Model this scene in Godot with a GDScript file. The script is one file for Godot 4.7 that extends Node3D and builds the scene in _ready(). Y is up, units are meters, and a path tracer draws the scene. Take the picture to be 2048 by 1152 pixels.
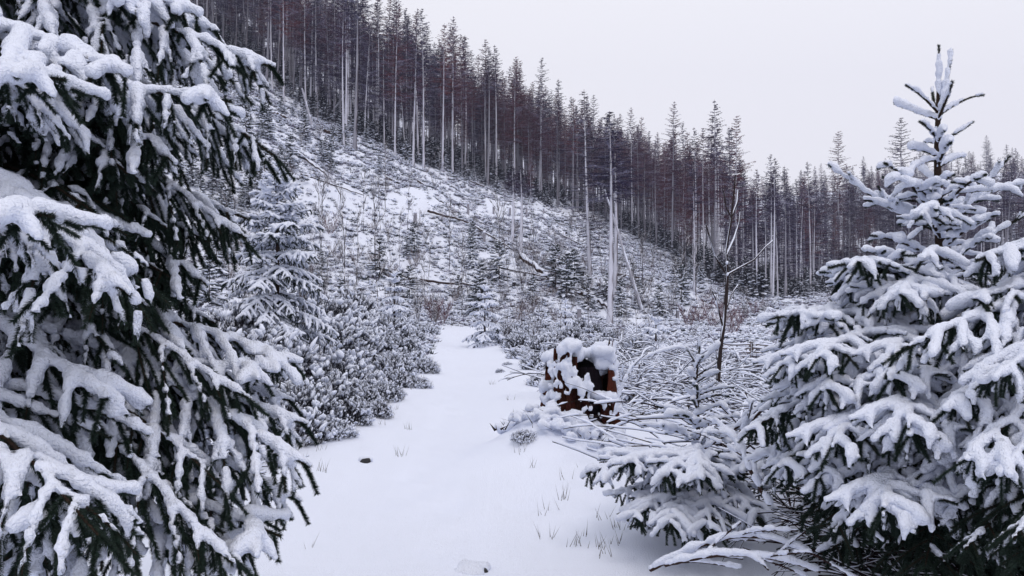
extends Node3D
# A snowy forest clearing: a white path between snow-laden spruces, a steep felled hillside behind it
# with a dead spruce stand along its ridge. y up, metres, the camera looks along -z from the path.

const F := 1577.0            # focal length of the photograph in its own pixels
const EYE := 1.6
const ORDER := ["first", "second", "third", "fourth", "fifth", "sixth", "seventh", "eighth", "ninth", "tenth", "eleventh", "twelfth", "thirteenth", "fourteenth", "fifteenth", "sixteenth", "seventeenth", "eighteenth", "nineteenth", "twentieth", "twenty-first", "twenty-second"]
var rng := RandomNumberGenerator.new()
var noise := FastNoiseLite.new()
var fine := FastNoiseLite.new()
var lumps := FastNoiseLite.new()
var M := {}
var used := {}
var prints: Array[Vector3] = []
var bough_kinds := {}
var brush_kinds := []
var pitch := atan(24.0 / F)

# ------------------------------------------------------------------ mesh building
class MB:
	var v := PackedVector3Array()
	var n := PackedVector3Array()
	var c := PackedColorArray()
	var i := PackedInt32Array()
	func tri(a: Vector3, b: Vector3, d: Vector3, col: Color) -> void:
		var s := v.size()
		v.append(a); v.append(b); v.append(d)
		c.append(col); c.append(col); c.append(col)
		i.append(s); i.append(s + 1); i.append(s + 2)
	func quad(a: Vector3, b: Vector3, d: Vector3, e: Vector3, col: Color) -> void:
		tri(a, b, d, col); tri(a, d, e, col)
	# a tube along points; smooth normals, ends closed by a fan
	func tube(p: PackedVector3Array, r: PackedFloat32Array, sides: int, col: Color) -> void:
		var start := v.size()
		var m := p.size()
		var side := Vector3.ZERO
		for k in m:
			var t: Vector3 = (p[mini(k + 1, m - 1)] - p[maxi(k - 1, 0)]).normalized()
			if side == Vector3.ZERO:
				side = t.cross(Vector3.UP if absf(t.y) < 0.9 else Vector3.RIGHT).normalized()
			side = (side - t * side.dot(t)).normalized()
			var over := side.cross(t)
			for s in sides:
				var a := TAU * s / sides
				var d := side * cos(a) + over * sin(a)
				v.append(p[k] + d * r[k]); n.append(d); c.append(col)
		for k in m - 1:
			for s in sides:
				var a := start + k * sides + s
				var b := start + k * sides + (s + 1) % sides
				i.append(a); i.append(b); i.append(a + sides)
				i.append(b); i.append(b + sides); i.append(a + sides)
		for e in 2:
			var k := 0 if e == 0 else m - 1
			var t: Vector3 = (p[1] - p[0]).normalized() * -1.0 if e == 0 else (p[m - 1] - p[m - 2]).normalized()
			var mid := v.size()
			v.append(p[k] + t * r[k] * 0.5); n.append(t); c.append(col)
			for s in sides:
				i.append(mid)
				i.append(start + k * sides + (s if e == 0 else (s + 1) % sides))
				i.append(start + k * sides + ((s + 1) % sides if e == 0 else s))
	func blob(at: Vector3, b: Basis, unit: MB, jit: float, rg: RandomNumberGenerator, col: Color) -> void:
		var s := v.size()
		var inv := b.inverse().transposed()
		for q in unit.v:
			v.append(at + b * (q * (1.0 + rg.randf_range(-jit, jit))))
			n.append((inv * q).normalized()); c.append(col)
		for q in unit.i:
			i.append(s + q)
	func mesh() -> ArrayMesh:
		var am := ArrayMesh.new()
		add_to(am)
		return am
	func add_to(am: ArrayMesh) -> void:
		if i.is_empty():
			return
		var a := []
		a.resize(Mesh.ARRAY_MAX)
		a[Mesh.ARRAY_VERTEX] = v
		if n.size() == v.size():
			a[Mesh.ARRAY_NORMAL] = n
		if c.size() == v.size():
			a[Mesh.ARRAY_COLOR] = c
		a[Mesh.ARRAY_INDEX] = i
		am.add_surface_from_arrays(Mesh.PRIMITIVE_TRIANGLES, a)

# snow: capsules joined by a smooth minimum, meshed as surface nets
class Field:
	var o: Vector3
	var cs: float
	var nx: int
	var ny: int
	var nz: int
	var band: float
	var k: float
	var g := PackedFloat32Array()
	func _init(lo: Vector3, hi: Vector3, cell: float, soft: float) -> void:
		cs = cell; k = soft; band = maxf(2.2 * cell, soft)
		o = lo
		nx = int((hi.x - lo.x) / cs) + 2; ny = int((hi.y - lo.y) / cs) + 2; nz = int((hi.z - lo.z) / cs) + 2
		g.resize(nx * ny * nz)
		g.fill(band)
	func cap(a: Vector3, b: Vector3, ra: float, rb: float) -> void:
		var m := maxf(ra, rb) + band
		var x0 := maxi(0, int((minf(a.x, b.x) - m - o.x) / cs)); var x1 := mini(nx - 1, int((maxf(a.x, b.x) + m - o.x) / cs) + 1)
		var y0 := maxi(0, int((minf(a.y, b.y) - m - o.y) / cs)); var y1 := mini(ny - 1, int((maxf(a.y, b.y) + m - o.y) / cs) + 1)
		var z0 := maxi(0, int((minf(a.z, b.z) - m - o.z) / cs)); var z1 := mini(nz - 1, int((maxf(a.z, b.z) + m - o.z) / cs) + 1)
		var ab := b - a
		var l2 := maxf(ab.length_squared(), 1e-9)
		var inv := 1.0 / l2
		var far2 := m * m
		var abx := ab.x
		for z in range(z0, z1 + 1):
			var pz := o.z + z * cs - a.z
			for y in range(y0, y1 + 1):
				var py := o.y + y * cs - a.y
				var q := py * ab.y + pz * ab.z
				var s := py * py + pz * pz
				var at := (z * ny + y) * nx + x0
				var px := o.x + x0 * cs - a.x
				for x in range(x0, x1 + 1):
					var dot := px * abx + q
					var t := clampf(dot * inv, 0.0, 1.0)
					var d2 := px * px + s - 2.0 * t * dot + t * t * l2
					if d2 < far2:
						var d := sqrt(maxf(d2, 0.0)) - ra - (rb - ra) * t
						if d < band:
							var w := g[at]
							var h := k - absf(w - d)
							g[at] = minf(w, d) - (h * h * 0.25 / k if h > 0.0 else 0.0)
					at += 1
					px += cs
	func mesh(rough: FastNoiseLite, amp: float) -> MB:
		var out := MB.new()
		var where := {}
		var sx := 1
		var sy := nx
		var sz := nx * ny
		var corner: Array[int] = [0, sx, sy, sx + sy, sz, sz + sx, sz + sy, sz + sx + sy]
		for z in nz - 1:
			for y in ny - 1:
				var row := (z * ny + y) * nx
				for x in nx - 1:
					var at := row + x
					if g[at] >= band:
						continue
					var mask := 0
					for c8 in 8:
						if g[at + corner[c8]] < 0.0:
							mask |= 1 << c8
					if mask == 0 or mask == 255:
						continue
					var p := Vector3.ZERO
					var cnt := 0
					for c8 in 8:
						for ax in 3:
							if c8 & (1 << ax):
								continue
							var e := c8 | (1 << ax)
							if ((mask >> c8) & 1) == ((mask >> e) & 1):
								continue
							var ga := g[at + corner[c8]]
							var gb := g[at + corner[e]]
							var t := ga / (ga - gb)
							var q := Vector3(c8 & 1, (c8 >> 1) & 1, (c8 >> 2) & 1)
							q[ax] += t
							p += q
							cnt += 1
					p /= cnt
					var nn := Vector3(
						g[at + sx] + g[at + sx + sy] + g[at + sx + sz] + g[at + sx + sy + sz] - g[at] - g[at + sy] - g[at + sz] - g[at + sy + sz],
						g[at + sy] + g[at + sx + sy] + g[at + sy + sz] + g[at + sx + sy + sz] - g[at] - g[at + sx] - g[at + sz] - g[at + sx + sz],
						g[at + sz] + g[at + sx + sz] + g[at + sy + sz] + g[at + sx + sy + sz] - g[at] - g[at + sx] - g[at + sy] - g[at + sx + sy]).normalized()
					var w := o + (Vector3(x, y, z) + p) * cs
					w += nn * rough.get_noise_3dv(w * 100.0) * amp
					where[at] = out.v.size()
					out.v.append(w); out.n.append(nn)
		for at in where:
			var a: int = where[at]
			# edges that start at this cell's lowest corner, the quad joins the four cells round each
			for ax in 3:
				var step: int = [sx, sy, sz][ax]
				var u: int = [sy, sz, sx][ax]
				var r: int = [sz, sx, sy][ax]
				if (g[at] < 0.0) == (g[at + step] < 0.0):
					continue
				if not (where.has(at - u) and where.has(at - r) and where.has(at - u - r)):
					continue
				var b: int = where[at - u]
				var d: int = where[at - r]
				var e: int = where[at - u - r]
				if g[at] < 0.0:
					out.i.append_array([a, d, e, a, e, b])
				else:
					out.i.append_array([a, b, e, a, e, d])
		return out

func unit_ball(level: int) -> MB:
	var m := MB.new()
	m.v = PackedVector3Array([Vector3.UP, Vector3.RIGHT, Vector3.BACK, Vector3.LEFT, Vector3.FORWARD, Vector3.DOWN])
	m.i = PackedInt32Array([0, 1, 2, 0, 2, 3, 0, 3, 4, 0, 4, 1, 5, 2, 1, 5, 3, 2, 5, 4, 3, 5, 1, 4])
	for l in level:
		var seen := {}
		var old := m.i
		m.i = PackedInt32Array()
		for t in range(0, old.size(), 3):
			var mid := []
			for e in 3:
				var a := mini(old[t + e], old[t + (e + 1) % 3])
				var b := maxi(old[t + e], old[t + (e + 1) % 3])
				var key := a * 100000 + b
				if not seen.has(key):
					seen[key] = m.v.size()
					m.v.append(((m.v[a] + m.v[b]) * 0.5).normalized())
				mid.append(seen[key])
			m.i.append_array([old[t], mid[0], mid[2], old[t + 1], mid[1], mid[0], old[t + 2], mid[2], mid[1], mid[0], mid[1], mid[2]])
	return m

# ------------------------------------------------------------------ naming
func numbered(called: String) -> String:
	if not used.has(called):
		used[called] = 0
		return called
	used[called] += 1
	return "%s_%03d" % [called, used[called]]

func tag(o: Node3D, label: String, category: String, group := "", kind := "") -> void:
	if label: o.set_meta("label", label)
	if category: o.set_meta("category", category)
	if group: o.set_meta("group", group)
	if kind: o.set_meta("kind", kind)

func thing(called: String, label: String, category: String, at: Vector3, group := "") -> Node3D:
	var o := Node3D.new()
	o.name = numbered(called)
	o.position = at
	tag(o, label, category, group)
	add_child(o, true)
	return o

func part(called: String, m: Mesh, mats: Array, parent: Node) -> MeshInstance3D:
	var o := MeshInstance3D.new()
	o.name = numbered(called) if parent == self else called
	o.mesh = m
	if mats.size() == 1:
		o.material_override = mats[0]
	else:
		for k in mats.size():
			o.set_surface_override_material(k, mats[k])
	parent.add_child(o, true)
	return o

func many(called: String, m: Mesh, mat: Material, at: Array, parent: Node) -> MultiMeshInstance3D:
	var mm := MultiMesh.new()
	mm.transform_format = MultiMesh.TRANSFORM_3D
	mm.mesh = m
	mm.instance_count = at.size()
	for k in at.size():
		mm.set_instance_transform(k, at[k])
	var o := MultiMeshInstance3D.new()
	o.name = numbered(called) if parent == self else called
	o.multimesh = mm
	if mat:
		o.material_override = mat
	o.set_meta("kind", "stuff")
	parent.add_child(o, true)
	return o

func lin(r: float, g: float, b: float) -> Color:
	return Color(r, g, b)

# ------------------------------------------------------------------ the lie of the land
func see(px: float, py: float, d: float) -> Vector3:      # the point d metres ahead that the camera sees at a pixel of the photograph
	var r := Vector3((px - 1024.0) / F, (576.0 - py) / F, -1.0).rotated(Vector3.RIGHT, pitch)
	return Vector3(0, EYE, 0) + r * (d / -r.z)

func softplus(x: float, s: float) -> float:
	var t := x / s
	return x if t > 12.0 else (0.0 if t < -12.0 else s * log(1.0 + exp(t)))

func path_x(d: float) -> float:
	return -0.3 - 0.085 * clampf(d - 3.0, 0, 8) + 0.012 * clampf(d - 10.0, 0, 8) - 0.075 * clampf(d - 18.0, 0, 60)

func path_half(d: float) -> float:
	return lerpf(1.35, 0.85, clampf((d - 4.0) / 9.0, 0, 1))

func slope(x: float, d: float) -> float:
	var l := maxf(-x, 0.0)
	return -8.4 - 0.378 * x + 0.207 * d + 0.0022 * l * l

func land(x: float, z: float) -> float:
	var d := -z
	var near := noise.get_noise_2d(x * 6.0, z * 6.0) * 0.10 + noise.get_noise_2d(x * 22.0, z * 22.0) * 0.035
	var off := absf(x - path_x(d)) - path_half(d)
	var beside := smoothstep(-0.5, 1.2, off)
	var h := near * (0.42 + 0.58 * beside)
	h += fine.get_noise_2d(x * 9.0, z * 9.0) * 0.014
	h -= 0.07 * (1.0 - smoothstep(-0.7, 0.35, off))
	# the left verge rises in a bank, the right lies a little lower
	h += smoothstep(0.2, 3.5, path_x(d) - path_half(d) - x) * 0.4
	h -= smoothstep(2.5, 7.0, x) * 0.25
	if d < 14.0:
		h += 0.4 * exp(-(pow(x - 0.36, 2.0) + pow(d - 8.4, 2.0)) / 0.42)
		for f in prints:
			var q := (x - f.x) * (x - f.x) * 60.0 + (d - f.y) * (d - f.y) * 22.0
			if q < 6.0:
				h -= f.z * exp(-q)
	h -= smoothstep(38.0, 62.0, d) * 1.5
	if d > 20.0:
		var rise := smoothstep(36.0, 72.0, d)
		var a := softplus(slope(x, d), 3.0)
		var b := softplus(0.16 * (d - 150.0) + 0.16 * (x - 50.0), 4.0)
		a = minf(a, 95.0 + 0.05 * a); b = minf(b, 60.0)
		var hill := softplus(maxf(a, b) - minf(a, b), 3.0) + minf(a, b)
		hill += noise.get_noise_2d(x * 0.9, z * 0.9) * 1.6 + noise.get_noise_2d(x * 3.5, z * 3.5) * 0.5
		h += hill * rise
		if d > 55.0 and road.size():
			# the road is cut in: a short steep bank on its uphill side
			var off2 := road_off(x, z)
			if off2 < 7.0 and -z > edge_road(x) - 1.0:
				h += 0.5 * exp(-pow((off2 - 3.2) / 1.6, 2.0))
	return h

# metres from the middle of the forest road; leaves the road's own height in road_h
var road: Array[Vector3] = []
var road_h := 0.0
func road_off(x: float, z: float) -> float:
	var best := 99.0
	for k in road.size() - 1:
		var a := road[k]
		var b := road[k + 1]
		if x < minf(a.x, b.x) - 9.0 or x > maxf(a.x, b.x) + 9.0:
			continue
		var ab := Vector2(b.x - a.x, b.z - a.z)
		var t := clampf(((x - a.x) * ab.x + (z - a.z) * ab.y) / ab.length_squared(), 0.0, 1.0)
		var q := Vector2(a.x + ab.x * t - x, a.z + ab.y * t - z).length()
		if q < best:
			best = q
			road_h = lerpf(a.y, b.y, t)
	return best

func on_land(px: float, py: float) -> Vector3:            # where the line of sight through a pixel meets the ground
	var r := see(px, py, 1.0) - Vector3(0, EYE, 0)
	var d := 3.0
	while d < 400.0:
		var p := Vector3(0, EYE, 0) + r * d
		if p.y < land(p.x, p.z):
			break
		d += 0.02 + d * 0.004
	var q := Vector3(0, EYE, 0) + r * d
	q.y = land(q.x, q.z)
	return q

func ground(x: float, d: float) -> Vector3:
	return Vector3(x, land(x, -d), -d)

# ------------------------------------------------------------------ materials
func noise_map(freq: float, octaves: int, size: int, normal := false, strength := 4.0) -> ImageTexture:
	var f := FastNoiseLite.new()
	f.seed = 7 + octaves
	f.frequency = freq
	f.fractal_octaves = octaves
	var im := f.get_seamless_image(size, size)
	if normal:
		im.bump_map_to_normal_map(strength)
	return ImageTexture.create_from_image(im)

func mat(called: String, col: Color, rough: float, spec := 0.3, vertex := false) -> StandardMaterial3D:
	var m := StandardMaterial3D.new()
	m.resource_name = called
	m.albedo_color = col.linear_to_srgb()
	m.roughness = rough
	m.metallic_specular = spec
	m.vertex_color_use_as_albedo = vertex
	M[called] = m
	return m

func make_materials() -> void:
	var grain := noise_map(0.06, 5, 512)
	var s := mat("snow", lin(0.735, 0.78, 0.91), 0.85, 0.25)
	s.heightmap_enabled = true; s.heightmap_texture = grain; s.heightmap_scale = 0.8
	s.uv1_triplanar = true; s.uv1_scale = Vector3(3.1, 3.1, 3.1)
	var gs := mat("ground_snow", lin(0.735, 0.78, 0.91), 0.85, 0.25)
	gs.heightmap_enabled = true; gs.heightmap_texture = grain; gs.heightmap_scale = 0.5
	gs.uv1_triplanar = true; gs.uv1_world_triplanar = true; gs.uv1_scale = Vector3(2.3, 2.3, 2.3)
	mat("small_snow", lin(0.735, 0.78, 0.91), 0.85, 0.25)
	mat("needles", Color.WHITE, 0.6, 0.3, true)
	mat("twigs", Color.WHITE, 0.8, 0.2, true)
	var b := mat("bark", lin(0.055, 0.036, 0.028), 0.9, 0.2)
	b.heightmap_enabled = true; b.heightmap_texture = grain; b.heightmap_scale = 1.5
	b.uv1_triplanar = true; b.uv1_scale = Vector3(9, 2.5, 9)
	var r := mat("rotten_wood", Color.WHITE, 0.9, 0.15, true)
	var streak := noise_map(0.03, 5, 512)
	r.heightmap_enabled = true; r.heightmap_texture = streak; r.heightmap_scale = 4.0
	r.uv1_triplanar = true; r.uv1_scale = Vector3(9, 1.2, 9)
	mat("trunk_bark", Color.WHITE, 0.9, 0.15, true)
	var st := mat("stone", lin(0.05, 0.05, 0.055), 0.85, 0.3)
	st.heightmap_enabled = true; st.heightmap_texture = grain; st.heightmap_scale = 1.5
	st.uv1_triplanar = true; st.uv1_scale = Vector3(6, 6, 6)
	mat("leaf", lin(0.09, 0.04, 0.022), 0.8, 0.2)
	mat("weathered_rail", lin(0.12, 0.10, 0.095), 0.85, 0.2)

# ------------------------------------------------------------------ spruce boughs
func curve(from: Vector3, dir: Vector3, length: float, bend: float, step: float, rg: RandomNumberGenerator) -> PackedVector3Array:
	# a shoot that starts along dir and sinks (bend < 0) or lifts (bend > 0) by that angle over its length
	var out := PackedVector3Array([from])
	var k := maxi(2, int(ceil(length / step)))
	var d := dir.normalized()
	var p := from
	for s in k:
		var side := d.cross(Vector3.UP)
		if side.length() > 0.05:
			d = d.rotated(side.normalized(), bend / k)
		d = (d + Vector3(rg.randf_range(-1, 1), rg.randf_range(-1, 1), rg.randf_range(-1, 1)) * 0.05).normalized()
		p += d * (length / k)
		out.append(p)
	return out

# a tuft of needles round a twig piece 5 cm long that runs along +z
func make_brush(seed_: int, cnt: int) -> ArrayMesh:
	var rg := RandomNumberGenerator.new()
	rg.seed = seed_
	var m := MB.new()
	for q in cnt:
		var a := rg.randf() * TAU
		var rad := Vector3(cos(a), sin(a), 0)
		var d := (rad + Vector3(0, 0, rg.randf_range(0.5, 1.3))).normalized()
		var root := Vector3(0, 0, rg.randf() * 0.05)
		var w := d.cross(Vector3(rg.randf_range(-1, 1), rg.randf_range(-1, 1), rg.randf_range(-1, 1))).normalized() * 0.0010
		var tone := rg.randf_range(0.5, 1.4)
		m.tri(root - w, root + w, root + d * rg.randf_range(0.011, 0.018), lin(0.019 * tone, 0.033 * tone, 0.026 * tone))
	return m.mesh()

func brush_shoot(out: Array, p: PackedVector3Array, from_share: float, rg: RandomNumberGenerator) -> void:
	for k in p.size() - 1:
		if float(k + 1) / (p.size() - 1) < from_share:
			continue
		var seg := p[k + 1] - p[k]
		var t := seg.normalized()
		var side := t.cross(Vector3.UP if absf(t.y) < 0.95 else Vector3.RIGHT).normalized().rotated(t, rg.randf() * TAU)
		var fat := rg.randf_range(0.85, 1.2)
		out.append(Transform3D(Basis(side * fat, t.cross(side) * fat, t * seg.length() / 0.05), p[k]))

# kind: chord pitch (deg), length, snow 0..1.5; returns {stem, needles, snow, tip}
func make_bough(rise: float, length: float, snow: float, seed_: int, style := 0) -> Dictionary:
	var single := style == 1
	var rg := RandomNumberGenerator.new()
	rg.seed = seed_
	var stem := MB.new()
	var brushes := []
	var caps := []           # [a, b, ra, rb]
	var shoots := []         # [points, has needles from share]
	var p0 := deg_to_rad(rise + (14.0 if rise < 25 else -6.0))
	var axis := curve(Vector3.ZERO, Vector3(cos(p0), sin(p0), 0), length, deg_to_rad(-24.0 if rise < 25 else 12.0), 0.06, rg)
	shoots.append([axis, 0.12])
	var r := PackedFloat32Array()
	for k in axis.size():
		r.append(lerpf(0.006 + length * 0.006, 0.003, float(k) / (axis.size() - 1)))
	stem.tube(axis, r, 6, Color.WHITE)
	var s := 0.10 if length < 0.7 else 0.16
	var flip := 1.0
	while s < 0.97 and not single:
		var kf := s * (axis.size() - 1)
		var k := mini(int(kf), axis.size() - 2)
		var at := axis[k].lerp(axis[k + 1], kf - k)
		var t := (axis[k + 1] - axis[k]).normalized()
		var ls := clampf((pow(1.0 - s, 0.75) * 0.46 * length + 0.07) * rg.randf_range(0.75, 1.1) * minf(1.0, 0.35 + s * 2.4), 0.07, 0.62) * (1.0 if style == 0 else 0.55)
		var yaw := deg_to_rad(rg.randf_range(42, 64)) * flip
		var d := t.rotated(Vector3.UP, yaw)
		d.y += rg.randf_range(-0.35, 0.05) if rise < 25 else rg.randf_range(-0.1, 0.25)
		var sh := curve(at, d, ls, deg_to_rad(rg.randf_range(-40, 5) if rise < 25 else rg.randf_range(-10, 20)), 0.05, rg)
		shoots.append([sh, 0.0])
		var sr := PackedFloat32Array()
		for q in sh.size():
			sr.append(lerpf(0.0045, 0.002, float(q) / (sh.size() - 1)))
		stem.tube(sh, sr, 4, Color.WHITE)
		if ls > 0.13 and style == 0:
			var u := 0.3
			var f2 := 1.0
			while u < 0.92:
				var q := mini(int(u * (sh.size() - 1)), sh.size() - 2)
				var t2 := (sh[q + 1] - sh[q]).normalized()
				var d2 := t2.rotated(Vector3.UP, deg_to_rad(rg.randf_range(40, 60)) * f2)
				d2.y += rg.randf_range(-0.6, 0.0)
				var l2 := clampf((1.0 - u) * ls * 0.6 + 0.05, 0.06, 0.2) * rg.randf_range(0.8, 1.2)
				shoots.append([curve(sh[q], d2, l2, deg_to_rad(rg.randf_range(-35, 0)), 0.05, rg), 0.0 if rg.randf() < (0.7 if snow > 1.0 else 0.3) else -1.0])
				u += 0.07 / ls
				f2 = -f2
		flip = -flip
		s += (0.055 if style == 0 else 0.12) / length * rg.randf_range(0.8, 1.3)
	# twigs that hang under the bough
	if rise < 25 and length > 0.5 and style == 0:
		for q in int(length * 22):
			var k := rg.randi_range(1, axis.size() - 2)
			var d := Vector3(rg.randf_range(0.1, 1.2), -0.8, rg.randf_range(-1.3, 1.3))
			shoots.append([curve(axis[k].lerp(axis[k + 1], rg.randf()), d, rg.randf_range(0.06, 0.15), -0.3, 0.05, rg), -1.0])
	var lo := Vector3.ONE * 9.0
	var hi := Vector3.ONE * -9.0
	for sh in shoots:
		var p: PackedVector3Array = sh[0]
		brush_shoot(brushes, p, maxf(sh[1], 0.0), rg)
		if sh[1] < 0.0 or snow <= 0.0:
			continue
		var fat := rg.randf_range(0.7, 1.15)
		var bare := not single and rg.randf() < (0.06 if snow > 1.0 else (0.15 if snow > 0.6 else 0.7))
		for k in p.size() - 1:
			var t := (p[k + 1] - p[k]).normalized()
			var steep := smoothstep(0.55, 0.95, absf(t.y))
			if bare and rg.randf() < 0.8 or rg.randf() < 0.09:
				continue
			var e := float(k) / (p.size() - 1)
			var r0 := (0.0088 + 0.0072 * snow) * fat * rg.randf_range(0.62, 1.28) * (1.0 - (0.25 if single else 0.55) * steep)
			if e > 0.75:
				r0 *= 0.72
			var up := Vector3(0, 1, 0) - t * t.y
			var lift := up * r0 * 0.8
			caps.append([p[k] + lift, p[k + 1] + lift, r0, r0 * rg.randf_range(0.85, 1.1)])
			for q in [p[k], p[k + 1]]:
				lo = lo.min(q - Vector3.ONE * 0.1); hi = hi.max(q + Vector3.ONE * 0.1)
	var kind := {"stem": stem.mesh(), "needles": brush_field(brushes, seed_), "snow": null, "tip": axis[axis.size() - 1]}
	if caps.size():
		var f := Field.new(lo, hi, 0.0125, 0.017)
		for c in caps:
			f.cap(c[0], c[1], c[2], c[3])
		kind.snow = f.mesh(lumps, 0.011).mesh()
	return kind

func brush_field(at: Array, pick: int) -> MultiMesh:
	if brush_kinds.is_empty():
		for k in 4:
			brush_kinds.append(make_brush(900 + k, 230))
	var mm := MultiMesh.new()
	mm.transform_format = MultiMesh.TRANSFORM_3D
	mm.mesh = brush_kinds[pick % 4]
	mm.instance_count = at.size()
	for k in at.size():
		mm.set_instance_transform(k, at[k])
	return mm

func bough_kind(rise: float, length: float, snow: float, pick: int, style := 0) -> Dictionary:
	var ri := clampi(roundi(rise / 18.0), -4, 4)
	var li := clampi(roundi(log(length / 0.3) / log(1.28)), -4, 8)
	var si := 0 if snow <= 0.0 else (1 if snow < 0.5 else (2 if snow < 1.1 else (3 if snow < 2.0 else 4)))
	var key := ((ri + 10) * 100 + li + 5) * 10 + si
	key = key * 10 + pick + style * 3
	if not bough_kinds.has(key):
		bough_kinds[key] = make_bough(ri * 18.0, 0.3 * pow(1.28, li), [0.0, 0.25, 0.8, 1.5, 2.7][si], key * 7 + 3, style)
	return bough_kinds[key]

func bough(tree: Node3D, root: Vector3, tip: Vector3, snow: float, pick := 0, style := 0) -> void:
	var v := tip - root
	var flat := Vector2(v.x, v.z).length()
	var kind := bough_kind(rad_to_deg(atan2(v.y, flat)), v.length(), snow, pick, style)
	var kt: Vector3 = kind.tip
	var b := Basis(Vector3.UP, atan2(-v.z, v.x)) * Basis(Vector3.BACK, atan2(v.y, flat) - atan2(kt.y, Vector2(kt.x, kt.z).length()))
	b = b.scaled_local(Vector3.ONE * clampf(v.length() / kt.length(), 0.8, 1.2))
	var o := part("bough", kind.stem, [M.bark], tree)
	o.transform = Transform3D(b, root - tree.position)
	var nd := MultiMeshInstance3D.new()
	nd.name = "needles"
	nd.multimesh = kind.needles
	nd.material_override = M.needles
	nd.set_meta("kind", "stuff")
	o.add_child(nd, true)
	if kind.snow:
		part("snow", kind.snow, [M.snow], o).set_meta("kind", "stuff")

# a young spruce in whorls: profile(share of height from the top) gives bough length
func whorled(tree: Node3D, height: float, spread: float, first: float, snow: float, seed_: int, gap := 0.24) -> void:
	var rg := RandomNumberGenerator.new()
	rg.seed = seed_
	var base := tree.position
	var y := height - 0.12
	while y > first:
		var share := (height - y) / height
		var ln := spread * pow(share, 0.72) * rg.randf_range(0.85, 1.1) + 0.1
		var cnt := rg.randi_range(4, 6)
		var turn := rg.randf() * TAU
		for q in cnt:
			var a := turn + TAU * q / cnt + rg.randf_range(-0.25, 0.25)
			var l := ln * rg.randf_range(0.75, 1.1)
			var rise := lerpf(0.75, -0.35, clampf(share * 1.9, 0, 1)) + rg.randf_range(-0.12, 0.12)
			var root := base + Vector3(0, y + rg.randf_range(-0.05, 0.05), 0)
			bough(tree, root, root + Vector3(cos(a) * cos(rise), sin(rise), sin(a) * cos(rise)) * l, snow, rg.randi() % 2)
		y -= gap * (0.75 + 0.6 * share) * rg.randf_range(0.85, 1.15)

func trunk(tree: Node3D, pts: PackedVector3Array, r0: float, r1: float, m: Material) -> void:
	var st := MB.new()
	var r := PackedFloat32Array()
	for k in pts.size():
		r.append(lerpf(r0, r1, float(k) / (pts.size() - 1)))
	st.tube(pts, r, 9, Color.WHITE)
	part("trunk", st.mesh(), [m], tree)

# ------------------------------------------------------------------ setting
func make_ground() -> void:
	var m := MB.new()
	var rows := 330
	var cols := 300
	for a in rows + 1:
		var t := float(a) / rows
		var d := -7.0 + 10.0 * t + 0.9 * (exp(t * 6.35) - 1.0)
		for b in cols + 1:
			var u := 2.0 * b / cols - 1.0
			var x := (u * 0.55 + u * u * u * 0.45) * (14.0 + maxf(d, 0.0) * 1.25)
			m.v.append(Vector3(x, land(x, -d), -d))
	for a in rows:
		for b in cols:
			var k := a * (cols + 1) + b
			m.i.append_array([k, k + cols + 1, k + 1, k + 1, k + cols + 1, k + cols + 2])
	m.n.resize(m.v.size())
	for a in rows + 1:
		for b in cols + 1:
			var k := a * (cols + 1) + b
			var e := m.v[k + (1 if b < cols else 0)] - m.v[k - (1 if b > 0 else 0)]
			var f := m.v[k + (cols + 1 if a < rows else 0)] - m.v[k - (cols + 1 if a > 0 else 0)]
			m.n[k] = e.cross(f).normalized()
	var o := part("snow_ground", m.mesh(), [M.ground_snow], self)
	tag(o, "", "", "", "structure")

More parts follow.
